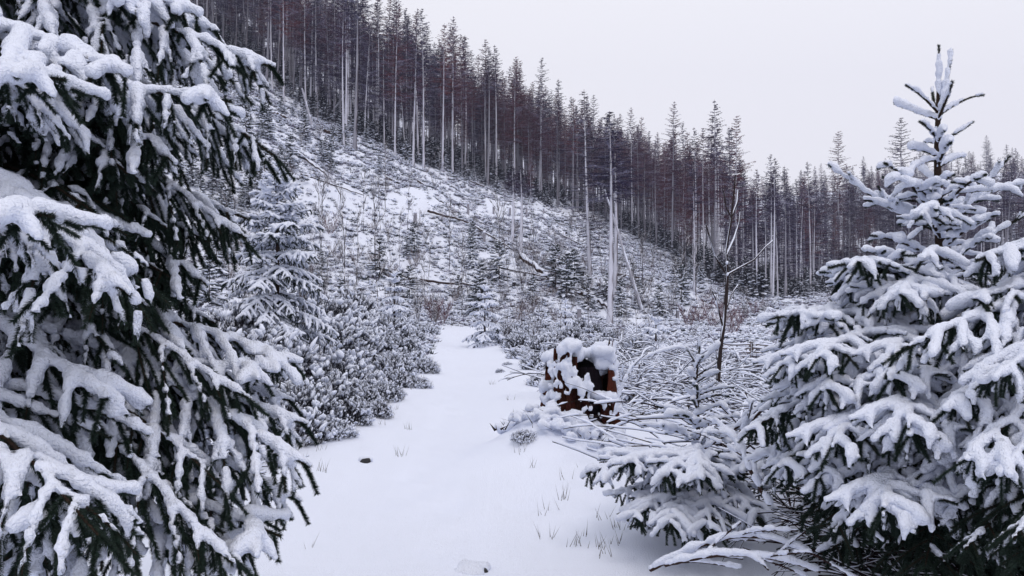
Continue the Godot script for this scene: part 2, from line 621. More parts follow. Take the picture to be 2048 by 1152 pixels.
# ------------------------------------------------------------------ twigs and shrubs
# a tangle of arching twigs with a line of snow on each: {wood, snow}
func make_tangle(seed_: int, count: int, reach: float, tall: float, snow_r: float, col: Color) -> Dictionary:
	var rg := RandomNumberGenerator.new()
	rg.seed = seed_
	var wood := MB.new()
	var snow := MB.new()
	for q in count:
		var a := rg.randf() * TAU
		var at := Vector3(rg.randf_range(-1, 1), 0, rg.randf_range(-1, 1)) * reach * 0.55
		at.y = rg.randf_range(0.0, 0.25) * tall
		var lift := rg.randf_range(0.25, 1.2)
		var d := Vector3(cos(a), lift, sin(a))
		var l := rg.randf_range(0.5, 1.1) * reach
		var p := curve(at, d, l, -lift * rg.randf_range(0.7, 1.5), 0.07, rg)
		var todo := [p]
		for sub in rg.randi_range(2, 4):
			var k := rg.randi_range(1, p.size() - 2)
			var t := (p[k + 1] - p[k]).normalized()
			var d2 := t.rotated(Vector3.UP, rg.randf_range(-1.1, 1.1))
			d2.y += rg.randf_range(-0.1, 0.5)
			todo.append(curve(p[k], d2, rg.randf_range(0.15, 0.4) * reach, rg.randf_range(-0.7, 0.1), 0.06, rg))
		for j in todo.size():
			var c: PackedVector3Array = todo[j]
			var rw := PackedFloat32Array()
			var run := PackedVector3Array()
			var rs := PackedFloat32Array()
			var thick := rg.randf_range(0.005, 0.011) * (1.0 if j == 0 else 0.55)
			var sr := snow_r * rg.randf_range(0.75, 1.2) * (1.0 if j == 0 else 0.8)
			for k in c.size():
				rw.append(thick * lerpf(1.0, 0.5, float(k) / c.size()))
			wood.tube(c, rw, 4, col * rg.randf_range(0.7, 1.3))
			for k in c.size():
				var t: Vector3 = (c[mini(k + 1, c.size() - 1)] - c[maxi(k - 1, 0)]).normalized()
				var hold := absf(t.y) < 0.85 and rg.randf() > 0.15
				if hold:
					var r1 := sr * rg.randf_range(0.6, 1.25) * (1.0 - 0.5 * absf(t.y))
					run.append(c[k] + Vector3(0, r1 * 0.75 + thick * 0.5, 0)); rs.append(r1)
				if (not hold or k == c.size() - 1):
					if run.size() > 1:
						rs[0] *= 0.5; rs[rs.size() - 1] *= 0.5
						snow.tube(run, rs, 6, Color.WHITE)
					run = PackedVector3Array(); rs = PackedFloat32Array()
	return {"wood": wood.mesh(), "snow": snow.mesh()}

# a rounded bush of upright sprigs, each a fan of fine dark twigs that holds clumps of snow
func make_bush(seed_: int, wide: float, tall: float, sprigs: int, snow_share: float, ball: MB) -> Dictionary:
	var rg := RandomNumberGenerator.new()
	rg.seed = seed_
	var wood := MB.new()
	var snow := MB.new()
	for q in sprigs:
		var a := rg.randf() * TAU
		var rr := sqrt(rg.randf())
		var lean := Vector3(cos(a) * rr, 0, sin(a) * rr)
		var top := tall * sqrt(maxf(0.0, 1.0 - rr * rr * 0.92)) * rg.randf_range(0.72, 1.08)
		var depth := rg.randf() < 0.3
		if depth:
			top *= rg.randf_range(0.5, 0.9)
		var at := Vector3(lean.x * wide, top, lean.z * wide)
		var grow := (Vector3(lean.x * 0.9, 1.0, lean.z * 0.9) + Vector3(rg.randf_range(-1, 1), 0, rg.randf_range(-1, 1)) * 0.35).normalized()
		var long := rg.randf_range(0.16, 0.5)
		var low := at - grow * long
		for f in rg.randi_range(12, 20):
			var d := (grow + Vector3(rg.randf_range(-1, 1), rg.randf_range(-0.5, 0.4), rg.randf_range(-1, 1)) * 0.5).normalized()
			var w := d.cross(Vector3(rg.randf_range(-1, 1), rg.randf_range(-1, 1), rg.randf_range(-1, 1))).normalized() * 0.0036
			var tone := rg.randf_range(0.5, 1.6)
			var b := low + grow * rg.randf_range(0.0, 0.7) * long
			wood.tri(b - w, b + w, b + d * long * rg.randf_range(0.45, 1.0), lin(0.022 * tone, 0.021 * tone, 0.027 * tone))
		# a stem down into the bush
		var w2 := Vector3(rg.randf_range(-1, 1), 0, rg.randf_range(-1, 1)).normalized() * 0.005
		wood.tri(low - w2, low + w2, Vector3(at.x * 0.3, 0, at.z * 0.3), lin(0.03, 0.024, 0.022))
		if rg.randf() < snow_share:
			for f in rg.randi_range(2, 6):
				var d := (grow * 0.8 + Vector3(rg.randf_range(-1, 1), rg.randf_range(-0.4, 0.3), rg.randf_range(-1, 1)) * 0.8).normalized()
				var c := low.lerp(at, rg.randf_range(0.4, 1.0)) + d * 0.04 + Vector3(rg.randf_range(-1, 1), rg.randf_range(-0.5, 0.6), rg.randf_range(-1, 1)) * 0.05
				var r := 0.010 + 0.034 * pow(rg.randf(), 1.8)
				var side := d.cross(Vector3.RIGHT).normalized()
				snow.blob(c, Basis(side * r * rg.randf_range(0.7, 1.3), d * r * rg.randf_range(0.9, 2.6), side.cross(d) * r * rg.randf_range(0.6, 1.2)), ball, 0.28, rg, Color.WHITE)
	return {"wood": wood.mesh(), "snow": snow.mesh()}

# a bare shrub or sapling: thin rising stems that fork twice
func make_bare(seed_: int, stems: int, tall: float, spread: float, wide: float, col: Color, snowy: float) -> Mesh:
	var rg := RandomNumberGenerator.new()
	rg.seed = seed_
	var m := MB.new()
	for q in stems:
		var a := rg.randf() * TAU
		var d := Vector3(cos(a) * spread, 1.0, sin(a) * spread) if stems > 1 else Vector3(0.03, 1, 0.02)
		var p := curve(Vector3(rg.randf_range(-1, 1), 0, rg.randf_range(-1, 1)) * 0.1 * tall * spread, d, tall * (rg.randf_range(0.6, 1.0) if stems > 1 else 1.0), 0.1, tall * 0.07, rg)
		var levels := [[p, wide]]
		var todo := [[p, wide, 0]]
		while todo.size():
			var it: Array = todo.pop_back()
			var c: PackedVector3Array = it[0]
			var lv: int = it[2]
			if lv >= 2:
				continue
			for f in (rg.randi_range(9, 14) if lv == 0 else rg.randi_range(3, 6)):
				var k := rg.randi_range(1 if lv else int(c.size() * 0.2), c.size() - 2)
				var t := (c[k + 1] - c[k]).normalized()
				var aa := rg.randf() * TAU
				var out := Vector3(cos(aa), rg.randf_range(0.1, 0.9), sin(aa))
				var l := tall * (rg.randf_range(0.14, 0.32) if lv == 0 else rg.randf_range(0.06, 0.14)) * (1.15 - 0.6 * k / c.size())
				var nc := curve(c[k], t * 0.7 + out * 0.8, l, 0.3, l * 0.34, rg)
				levels.append([nc, it[1] * 0.5])
				todo.append([nc, it[1] * 0.5, lv + 1])
		for it in levels:
			var c: PackedVector3Array = it[0]
			var tone := rg.randf_range(0.7, 1.3)
			for k in c.size() - 1:
				var t := (c[k + 1] - c[k]).normalized()
				var w: Vector3 = t.cross(Vector3(rg.randf_range(-1, 1), rg.randf_range(-0.3, 0.3), rg.randf_range(-1, 1))).normalized() * it[1]
				var e: float = lerpf(1.0, 0.45, float(k) / c.size())
				var white := rg.randf() < snowy
				var cc := lin(0.7, 0.7, 0.74) if white else col * tone
				m.quad(c[k] - w * e, c[k] + w * e, c[k + 1] + w * e * 0.8, c[k + 1] - w * e * 0.8, cc)
				var w2 := w.cross(t)
				m.quad(c[k] - w2 * e, c[k] + w2 * e, c[k + 1] + w2 * e * 0.8, c[k + 1] - w2 * e * 0.8, cc)
	return m.mesh()

# ------------------------------------------------------------------ the dead stand on the hill
func make_dead_spruce(seed_: int, tall: float, crown_at: float, radius: float, col: Color, full := 1.0) -> Dictionary:
	var rg := RandomNumberGenerator.new()
	rg.seed = seed_
	var tr := MB.new()
	var cr := MB.new()
	var rings := 26
	var sides := 9
	var sway := Vector2(rg.randf_range(-1, 1), rg.randf_range(-1, 1)) * 0.25
	var r0 := rg.randf_range(0.17, 0.27)
	var frost := rg.randf_range(-0.3, 0.2)
	for k in rings + 1:
		var t := float(k) / rings
		var mid := Vector3(sway.x * sin(t * 3.0), tall * t, sway.y * sin(t * 2.3))
		var rad := r0 * (1.0 - t * 0.93) * (1.0 + 0.5 * exp(-t * 40.0))
		for s in sides:
			var a := TAU * s / sides
			var d := Vector3(cos(a), 0, sin(a))
			tr.v.append(mid + d * rad); tr.n.append(d)
			# wind-driven snow sticks to the side that faces left and forward
			var stuck := d.dot(Vector3(-0.35, 0, 0.94)) + rg.randf_range(-0.45, 0.45) - smoothstep(0.62, 0.95, t) * 0.8
			var tone := rg.randf_range(0.7, 1.3)
			var bark := lin(0.075, 0.055, 0.055) * tone
			tr.c.append(bark.lerp(lin(0.62, 0.63, 0.72), smoothstep(0.0, 0.6, stuck - frost)))
	for k in rings:
		for s in sides:
			var a := k * sides + s
			var b := k * sides + (s + 1) % sides
			tr.i.append_array([a, b, a + sides, b, b + sides, a + sides])
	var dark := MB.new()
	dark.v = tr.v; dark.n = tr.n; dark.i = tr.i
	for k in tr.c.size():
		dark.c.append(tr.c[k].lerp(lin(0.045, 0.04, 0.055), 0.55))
	var y := crown_at * tall
	while y < tall * 0.995:
		var t := (y / tall - crown_at) / (1.0 - crown_at)
		var mid := Vector3(sway.x * sin(y / tall * 3.0), y, sway.y * sin(y / tall * 2.3))
		var ln := radius * (pow(1.0 - t, 0.85) * minf(1.0, 0.5 + t * 2.5) + 0.05)
		for q in rg.randi_range(4, 6):
			var a := rg.randf() * TAU
			var l := ln * rg.randf_range(0.35, 1.3)
			var d := Vector3(cos(a), 0, sin(a))
			var sag := rg.randf_range(0.1, 0.45) * (1.0 - 0.6 * t)
			var m1 := mid + d * l * 0.5 + Vector3(0, -sag * l * 0.35 + t * 0.25 * l, 0)
			var m2 := mid + d * l + Vector3(0, -sag * l * 0.3 + t * 0.5 * l, 0)
			var tone := rg.randf_range(0.6, 1.5)
			var cc := col * tone
			if rg.randf() < 0.24:
				cc = cc.lerp(lin(0.30, 0.30, 0.42), rg.randf_range(0.3, 0.8))
			var w := Vector3(0, 0.022, 0)
			cr.quad(mid - w, mid + w, m1 + w, m1 - w, cc)
			cr.tri(m1 - w, m1 + w, m2, cc)
			if rg.randf() < 0.3:
				var sw := d.cross(Vector3.UP) * 0.03
				cr.quad(mid + w - sw, mid + w + sw, m1 + w * 1.6 + sw, m1 + w * 1.6 - sw, lin(0.6, 0.6, 0.65))
			for f in int((8 + l * 10) * full):
				var e := rg.randf_range(0.15, 1.0)
				var at := mid.lerp(m1, e * 2.0) if e < 0.5 else m1.lerp(m2, e * 2.0 - 1.0)
				var h := rg.randf_range(0.18, 0.55) * (0.5 + 0.5 * (1.0 - t))
				var dir := (d * rg.randf_range(0.0, 0.8) + d.cross(Vector3.UP) * rg.randf_range(-1, 1) + Vector3(0, rg.randf_range(-1.1, 0.1), 0)).normalized()
				var ww := dir.cross(Vector3(rg.randf_range(-1, 1), rg.randf_range(-1, 1), rg.randf_range(-1, 1))).normalized() * 0.03
				cr.tri(at - ww, at + ww, at + dir * h, cc * rg.randf_range(0.7, 1.3))
		y += rg.randf_range(0.26, 0.5)
	# dead stubs down the stem
	for q in 26:
		var yy := rg.randf_range(0.12, crown_at) * tall
		var a := rg.randf() * TAU
		var d := Vector3(cos(a), rg.randf_range(-0.4, 0.2), sin(a))
		var mid := Vector3(sway.x * sin(yy / tall * 3.0), yy, sway.y * sin(yy / tall * 2.3))
		cr.tri(mid - Vector3(0, 0.02, 0), mid + Vector3(0, 0.02, 0), mid + d * rg.randf_range(0.4, 1.3), col)
	return {"trunk": tr.mesh(), "crown": cr.mesh(), "dim": dark.mesh()}

# a small snowy spruce for the middle distance: cheap boughs
func make_small_spruce(seed_: int, tall: float, wide: float, ball: MB, col: Color, snow_share: float) -> Dictionary:
	var rg := RandomNumberGenerator.new()
	rg.seed = seed_
	var g := MB.new()
	var s := MB.new()
	g.tri(Vector3(-0.04, 0, 0), Vector3(0.04, 0, 0), Vector3(0, tall, 0), lin(0.04, 0.03, 0.026))
	g.tri(Vector3(0, 0, -0.04), Vector3(0, 0, 0.04), Vector3(0, tall, 0), lin(0.04, 0.03, 0.026))
	var y := 0.1 * tall
	while y < tall * 0.97:
		var t := y / tall
		var ln := wide * pow(1.0 - t, 0.8) + 0.08
		for q in rg.randi_range(6, 8):
			var a := rg.randf() * TAU
			var l := ln * rg.randf_range(0.65, 1.1)
			var d := Vector3(cos(a), lerpf(-0.35, 0.5, t), sin(a)).normalized()
			var root := Vector3(0, y + rg.randf_range(-0.1, 0.1), 0)
			var side := d.cross(Vector3.UP).normalized()
			for f in int(8 + l * 12):
				var e := rg.randf_range(0.1, 1.0)
				var at := root + d * l * e
				var dir := (d * 0.8 + side * rg.randf_range(-1, 1) + Vector3(0, rg.randf_range(-0.6, 0.15), 0)).normalized()
				var ww := dir.cross(Vector3(rg.randf_range(-1, 1), 1, rg.randf_range(-1, 1))).normalized() * 0.035
				g.tri(at - ww, at + ww, at + dir * rg.randf_range(0.1, 0.3) * (0.6 + 0.5 * (1.0 - e)), col * rg.randf_range(0.6, 1.4))
			if rg.randf() < snow_share:
				for f in 2:
					var e := rg.randf_range(0.4, 0.95)
					var c := root + d * l * e + Vector3(0, 0.05, 0) + side * rg.randf_range(-0.12, 0.12) * l
					s.blob(c, Basis(d * l * rg.randf_range(0.14, 0.28), Vector3(0, 0.045, 0), side * l * rg.randf_range(0.07, 0.16)), ball, 0.2, rg, Color.WHITE)
		y += tall * 0.075 * rg.randf_range(0.8, 1.2)
	return {"green": g.mesh(), "snow": s.mesh()}

# undergrowth clump for the slope: dark stalks and brash under dabs of snow, two surfaces
func make_clump(seed_: int, wide: float, tall: float, stalks: int, dabs: int, col: Color, ball: MB, broad := 1.0) -> ArrayMesh:
	var rg := RandomNumberGenerator.new()
	rg.seed = seed_
	var g := MB.new()
	var s := MB.new()
	for q in stalks:
		var a := rg.randf() * TAU
		var at := Vector3(cos(a), 0, sin(a)) * wide * sqrt(rg.randf()) * 0.7
		var d := Vector3(rg.randf_range(-1, 1), rg.randf_range(0.1, 1.2), rg.randf_range(-1, 1)).normalized()
		var w := d.cross(Vector3(rg.randf_range(-1, 1), rg.randf_range(-1, 1), rg.randf_range(-1, 1))).normalized() * rg.randf_range(0.015, 0.04) * wide * 2.0 * broad
		g.tri(at - w, at + w, at + d * tall * rg.randf_range(0.5, 1.3), col * rg.randf_range(0.5, 1.5))
	for q in dabs:
		var a := rg.randf() * TAU
		var at := Vector3(cos(a) * wide * 0.8 * rg.randf(), tall * rg.randf_range(0.3, 0.9), sin(a) * wide * 0.8 * rg.randf())
		var r := wide * rg.randf_range(0.12, 0.3)
		s.blob(at, Basis(Vector3(cos(a), 0.2, sin(a)) * r * 1.5, Vector3(0, r * 0.55, 0), Vector3(-sin(a), 0, cos(a)) * r), ball, 0.25, rg, Color.WHITE)
	var am := g.mesh()
	s.add_to(am)
	am.surface_set_material(0, M.twigs)
	am.surface_set_material(1, M.small_snow)
	return am

func log_between(called: String, label: String, category: String, a: Vector3, b: Vector3, r: float, snow: bool) -> void:
	var o := thing(called, label, category, a)
	var w := MB.new()
	var s := MB.new()
	var p := PackedVector3Array()
	var ps := PackedVector3Array()
	var rw := PackedFloat32Array()
	var rs := PackedFloat32Array()
	var cnt := 14
	for k in cnt + 1:
		var t := float(k) / cnt
		var q := (b - a) * t + Vector3(0, noise.get_noise_1d(k * 40.0 + r * 900.0) * r, 0)
		var rr := r * lerpf(1.0, 0.55, t)
		p.append(q); rw.append(rr)
		ps.append(q + Vector3(0, rr * 0.55, 0)); rs.append(rr * rng.randf_range(0.75, 0.95))
	var pale := called == "leaning_pole"
	w.tube(p, rw, 9, lin(0.40, 0.40, 0.47) if pale else Color.WHITE)
	part("stem", w.mesh(), [M.trunk_bark if pale else M.bark], o)
	if snow:
		s.tube(ps, rs, 9, Color.WHITE)
		part("snow", s.mesh(), [M.small_snow], o)

# ------------------------------------------------------------------ scene
func _ready() -> void:
	rng.seed = 20
	noise.seed = 4; noise.frequency = 0.05; noise.fractal_octaves = 3
	fine.seed = 9; fine.frequency = 0.11; fine.fractal_octaves = 2
	lumps.seed = 12; lumps.frequency = 0.16; lumps.fractal_octaves = 3

	var cam := Camera3D.new()
	cam.name = "camera"
	cam.position = Vector3(0, EYE, 0)
	cam.rotation.x = pitch
	cam.fov = rad_to_deg(2.0 * atan(576.0 / F))
	cam.near = 0.05
	cam.far = 2500.0
	add_child(cam)
	var sky := ProceduralSkyMaterial.new()
	sky.sky_top_color = Color(0.96, 0.962, 0.985)
	sky.sky_horizon_color = Color(0.93, 0.928, 0.968)
	sky.sky_curve = 0.25
	sky.ground_horizon_color = Color(0.87, 0.86, 0.90)
	sky.ground_bottom_color = Color(0.6, 0.6, 0.63)
	sky.sun_angle_max = 1.0
	var e := Environment.new()
	e.background_mode = Environment.BG_SKY
	e.sky = Sky.new()
	e.sky.sky_material = sky
	e.tonemap_mode = Environment.TONE_MAPPER_LINEAR
	e.tonemap_exposure = 1.09
	e.fog_enabled = true
	e.fog_density = 0.00045
	e.fog_light_color = Color(0.84, 0.86, 1.0)
	e.sdfgi_enabled = true; e.ssao_enabled = true; e.ssil_enabled = true
	var we := WorldEnvironment.new()
	we.name = "world_environment"
	we.environment = e
	add_child(we)
	var sun := DirectionalLight3D.new()
	sun.name = "sun"
	sun.light_energy = 0.36
	sun.light_angular_distance = 30.0
	sun.light_color = Color(1.0, 0.97, 0.95)
	sun.rotation_degrees = Vector3(-62, 25, 0)
	sun.shadow_enabled = true
	add_child(sun)

	for k in 26:
		var d := 4.6 + k * 0.38
		prints.append(Vector3(path_x(d) + (0.13 if k % 2 else -0.13) + rng.randf_range(-0.05, 0.05) - 0.15 * sin(d), d, rng.randf_range(0.02, 0.055)))
	for k in 14:
		var d := rng.randf_range(4.6, 11.0)
		prints.append(Vector3(path_x(d) + rng.randf_range(-1.2, 1.2), d, rng.randf_range(0.015, 0.05)))
	var line: Array[Vector3] = []
	for k in 14:
		line.append(on_land(650.0 + 48.0 * k, 424.0 + 3.0 * sin(k * 0.9)))
	for k in 14:
		var q := Vector3.ZERO
		var n := 0
		for j in range(maxi(0, k - 2), mini(13, k + 2) + 1):
			q += line[j]
			n += 1
		road.append(q / n)
	make_materials()
	make_ground()
	hill_forest()
	hill_cover()
	middle()
	left_spruce()
	right_spruce()
	foreground()

# the lower edge of the stand, as bearings (px) and base heights (py) in the photograph
var edge_px := [-300.0, 330.0, 480.0, 570.0, 700.0, 885.0, 990.0, 1100.0, 1210.0, 1290.0, 1390.0, 1500.0, 1560.0, 1700.0, 1850.0, 2300.0]
var edge_py := [60.0, 90.0, 115.0, 190.0, 265.0, 335.0, 375.0, 415.0, 445.0, 485.0, 548.0, 592.0, 600.0, 585.0, 580.0, 580.0]
var edge_d := []

func edge_at(bearing: float) -> float:
	for k in edge_px.size() - 1:
		var a: float = edge_px[k]
		var b: float = edge_px[k + 1]
		if bearing <= b:
			return lerpf(edge_d[k], edge_d[k + 1], clampf((bearing - a) / (b - a), 0, 1))
	return edge_d[edge_d.size() - 1]

func hill_forest() -> void:
	for k in edge_px.size():
		edge_d.append(clampf(-on_land(edge_px[k], edge_py[k]).z, 90.0, 230.0))
	var kinds := []
	for k in 9:
		var red := lin(0.135, 0.046, 0.046)
		var grey := lin(0.036, 0.031, 0.060)
		kinds.append(make_dead_spruce(100 + k, 26.0, [0.54, 0.6, 0.64, 0.52, 0.66, 0.38, 0.6, 0.42, 0.28][k], [3.3, 2.8, 2.6, 3.7, 2.4, 3.8, 2.9, 3.4, 4.2][k], red.lerp(grey, [0.15, 0.7, 1.0, 0.5, 0.9, 0.35, 1.0, 0.6, 0.95][k])))
	kinds.append(make_dead_spruce(120, 26.0, 0.22, 2.6, lin(0.05, 0.042, 0.055), 0.4))
	var spots := []          # [distance, position, scale, kind, turn]
	# trees along the edge that can be told apart, at their own places
	var hero_px := [568.0, 545.0, 690.0, 710.0, 755.0, 790.0, 812.0, 826.0, 885.0, 900.0, 930.0, 972.0, 992.0, 1030.0, 1078.0, 1265.0, 1285.0, 1340.0, 1388.0, 1425.0, 1545.0, 1610.0]
	var hero_py := [212.0, 180.0, 262.0, 245.0, 282.0, 315.0, 300.0, 330.0, 345.0, 310.0, 350.0, 360.0, 368.0, 385.0, 400.0, 470.0, 455.0, 485.0, 582.0, 520.0, 595.0, 580.0]
	var hero_top := [-70.0, -60.0, -30.0, -40.0, -20.0, 0.0, 10.0, 5.0, 45.0, 50.0, 65.0, 75.0, 85.0, 108.0, 112.0, 212.0, 230.0, 268.0, 318.0, 305.0, 328.0, 350.0]
	for k in hero_px.size():
		var p := on_land(hero_px[k], hero_py[k])
		spots.append([-p.z, p, (hero_py[k] - hero_top[k]) / F * -p.z / 26.0, k % 8, hero_px[k], true])
	var tries := 0
	while spots.size() < 2100 and tries < 120000:
		tries += 1
		var d := rng.randf_range(85.0, 330.0)
		var bearing := rng.randf_range(-120.0, 2200.0)
		var edge := edge_at(bearing)
		if d < edge - (22.0 if bearing > 420.0 and bearing < 1200.0 and rng.randf() < 0.05 else 0.0) or rng.randf() > minf(1.0, exp(-(d - edge) / 60.0)) * d / 250.0 + 0.02:
			continue
		var x := (bearing - 1024.0) / F * d
		var p := ground(x, d)
		var ok := true
		for s in spots:
			if Vector2(s[1].x - x, s[1].z + d).length_squared() < 3.0:
				ok = false
				break
		if ok:
			var sc := rng.randf_range(0.62, 1.14)
			if bearing > 1480.0:
				sc *= 0.74
			if rng.randf() < 0.2:
				sc *= rng.randf_range(0.45, 0.75)
			var rusty := rng.randf() < (0.62 if bearing > 900.0 and bearing < 1480.0 else 0.16)
			var pick: int = [0, 3, 5, 5, 7][rng.randi() % 5] if rusty else [1, 2, 4, 6, 8, 8][rng.randi() % 6]
			spots.append([d, p, sc, pick, rng.randf() * TAU, false])
	spots.sort_custom(func(a, b): return (a[4] < b[4] if a[5] else a[0] < b[0]) if a[5] == b[5] else a[5])
	var rest := []
	for k in 9:
		rest.append([])
	for k in spots.size():
		var s: Array = spots[k]
		var p: Vector3 = s[1]
		var bearing := p.x / -p.z * F + 1024.0
		var lean := Basis(Vector3(rng.randf_range(-1, 1), 0, rng.randf_range(-1, 1)).normalized(), rng.randf_range(0, 0.025) if rng.randf() < 0.85 else rng.randf_range(0.03, 0.09))
		var tr := Transform3D(lean * Basis(Vector3.UP, 0.0).scaled(Vector3.ONE * s[2]), p - Vector3(0, 0.3, 0))
		if k >= 290:
			rest[s[3]].append(tr)
			continue
		var zone := "on the steep upper left of the slope" if bearing < 700 else ("along the edge above the white clearing" if bearing < 1100 else ("in the brown stand right of the clearing" if bearing < 1500 else "in the far stand on the right"))
		var label := "dead spruce with brown crown %s" % zone
		if s[5]:
			label = "%s pale-trunked dead spruce from the left along the stand's lower edge" % ORDER[k]
		var o := thing("dead_spruce", label, "tree", Vector3.ZERO, "dead spruces " + zone)
		o.transform = tr
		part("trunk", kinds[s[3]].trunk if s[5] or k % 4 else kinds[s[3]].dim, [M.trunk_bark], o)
		part("crown", kinds[s[3]].crown, [M.twigs], o)
	var far := Node3D.new()
	far.name = "dead_spruce_stand"
	tag(far, "mass of dead brown spruces that fills the ridge behind the edge trees", "forest", "", "stuff")
	add_child(far, true)
	for k in 9:
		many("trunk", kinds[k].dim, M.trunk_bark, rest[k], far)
		many("crown", kinds[k].crown, M.twigs, rest[k], far)

	var ball := unit_ball(1)
	var low := [make_small_spruce(70, 3.4, 1.3, ball, lin(0.018, 0.026, 0.030), 0.25), make_small_spruce(71, 2.4, 1.2, ball, lin(0.022, 0.026, 0.032), 0.35)]
	var places := [[], []]
	while places[0].size() + places[1].size() < 2400:
		var bearing := rng.randf_range(300.0, 2150.0)
		var d := edge_at(bearing) + rng.randf_range(-2.0, 45.0)
		if noise.get_noise_2d(bearing * 0.25, d * 1.5) < -0.12:
			continue
		places[rng.randi() % 2].append(Transform3D(Basis(Vector3.UP, rng.randf() * TAU).scaled(Vector3.ONE * rng.randf_range(0.5, 1.5)), ground((bearing - 1024.0) / F * d, d)))
	var under := Node3D.new()
	under.name = "stand_understory"
	tag(under, "dark low spruce regrowth between the trunks of the dead stand", "undergrowth", "", "stuff")
	add_child(under, true)
	for k in 2:
		many("foliage", low[k].green, M.needles, places[k], under)
		many("snow", low[k].snow, M.small_snow, places[k], under)

	# lone trees in front of the stand
	var lone := [
		[1181.0, 578.0, 172.0, 9, "tall leaning dead spruce with ragged side branches standing alone before the brown stand"],
		[1219.0, 652.0, 215.0, 6, "slender dead spruce with dark foot, nearer of the pair above the stump"],
		[1228.0, 600.0, 250.0, 2, "thin pale dead spruce just behind the slender dark-footed one"],
		[1040.0, 510.0, 330.0, 4, "thin bare dead spruce rising from the felled crown on the mid slope"],
		[1024.0, 486.0, 330.0, 4, "thinnest dead stem left of the fallen crown on the mid slope"],
		[1680.0, 530.0, 262.0, 5, "tall broad-topped dead spruce that overtops the far right stand"],
		[1806.0, 560.0, 232.0, 8, "bushy-crowned spruce standing behind the big snowy tree's leader"],
	]
	for s in lone:
		var p := on_land(s[0], s[1])
		var h: float = (s[1] - s[2]) / F * -p.z
		var o := thing("dead_spruce", s[4], "tree", p - Vector3(0, 0.2, 0))
		var k := h / 26.0
		o.scale = Vector3(lerpf(k, 1.0, 0.4), k, lerpf(k, 1.0, 0.4)) * Vector3(1.35, 1, 1.35)
		o.rotation.z = 0.03 if s[0] == 1181.0 else 0.0
		part("trunk", kinds[s[3]].trunk, [M.trunk_bark], o)
		part("crown", kinds[s[3]].crown, [M.twigs], o)

func clear_of_path(x: float, d: float) -> bool:
	return absf(x - path_x(d)) > path_half(d) + 0.3 or d > 42.0

func edge_road(x: float) -> float:          # how far off the road lies at this x
	for k in road.size() - 1:
		if x < road[k + 1].x:
			return -road[k].z
	return -road[road.size() - 1].z

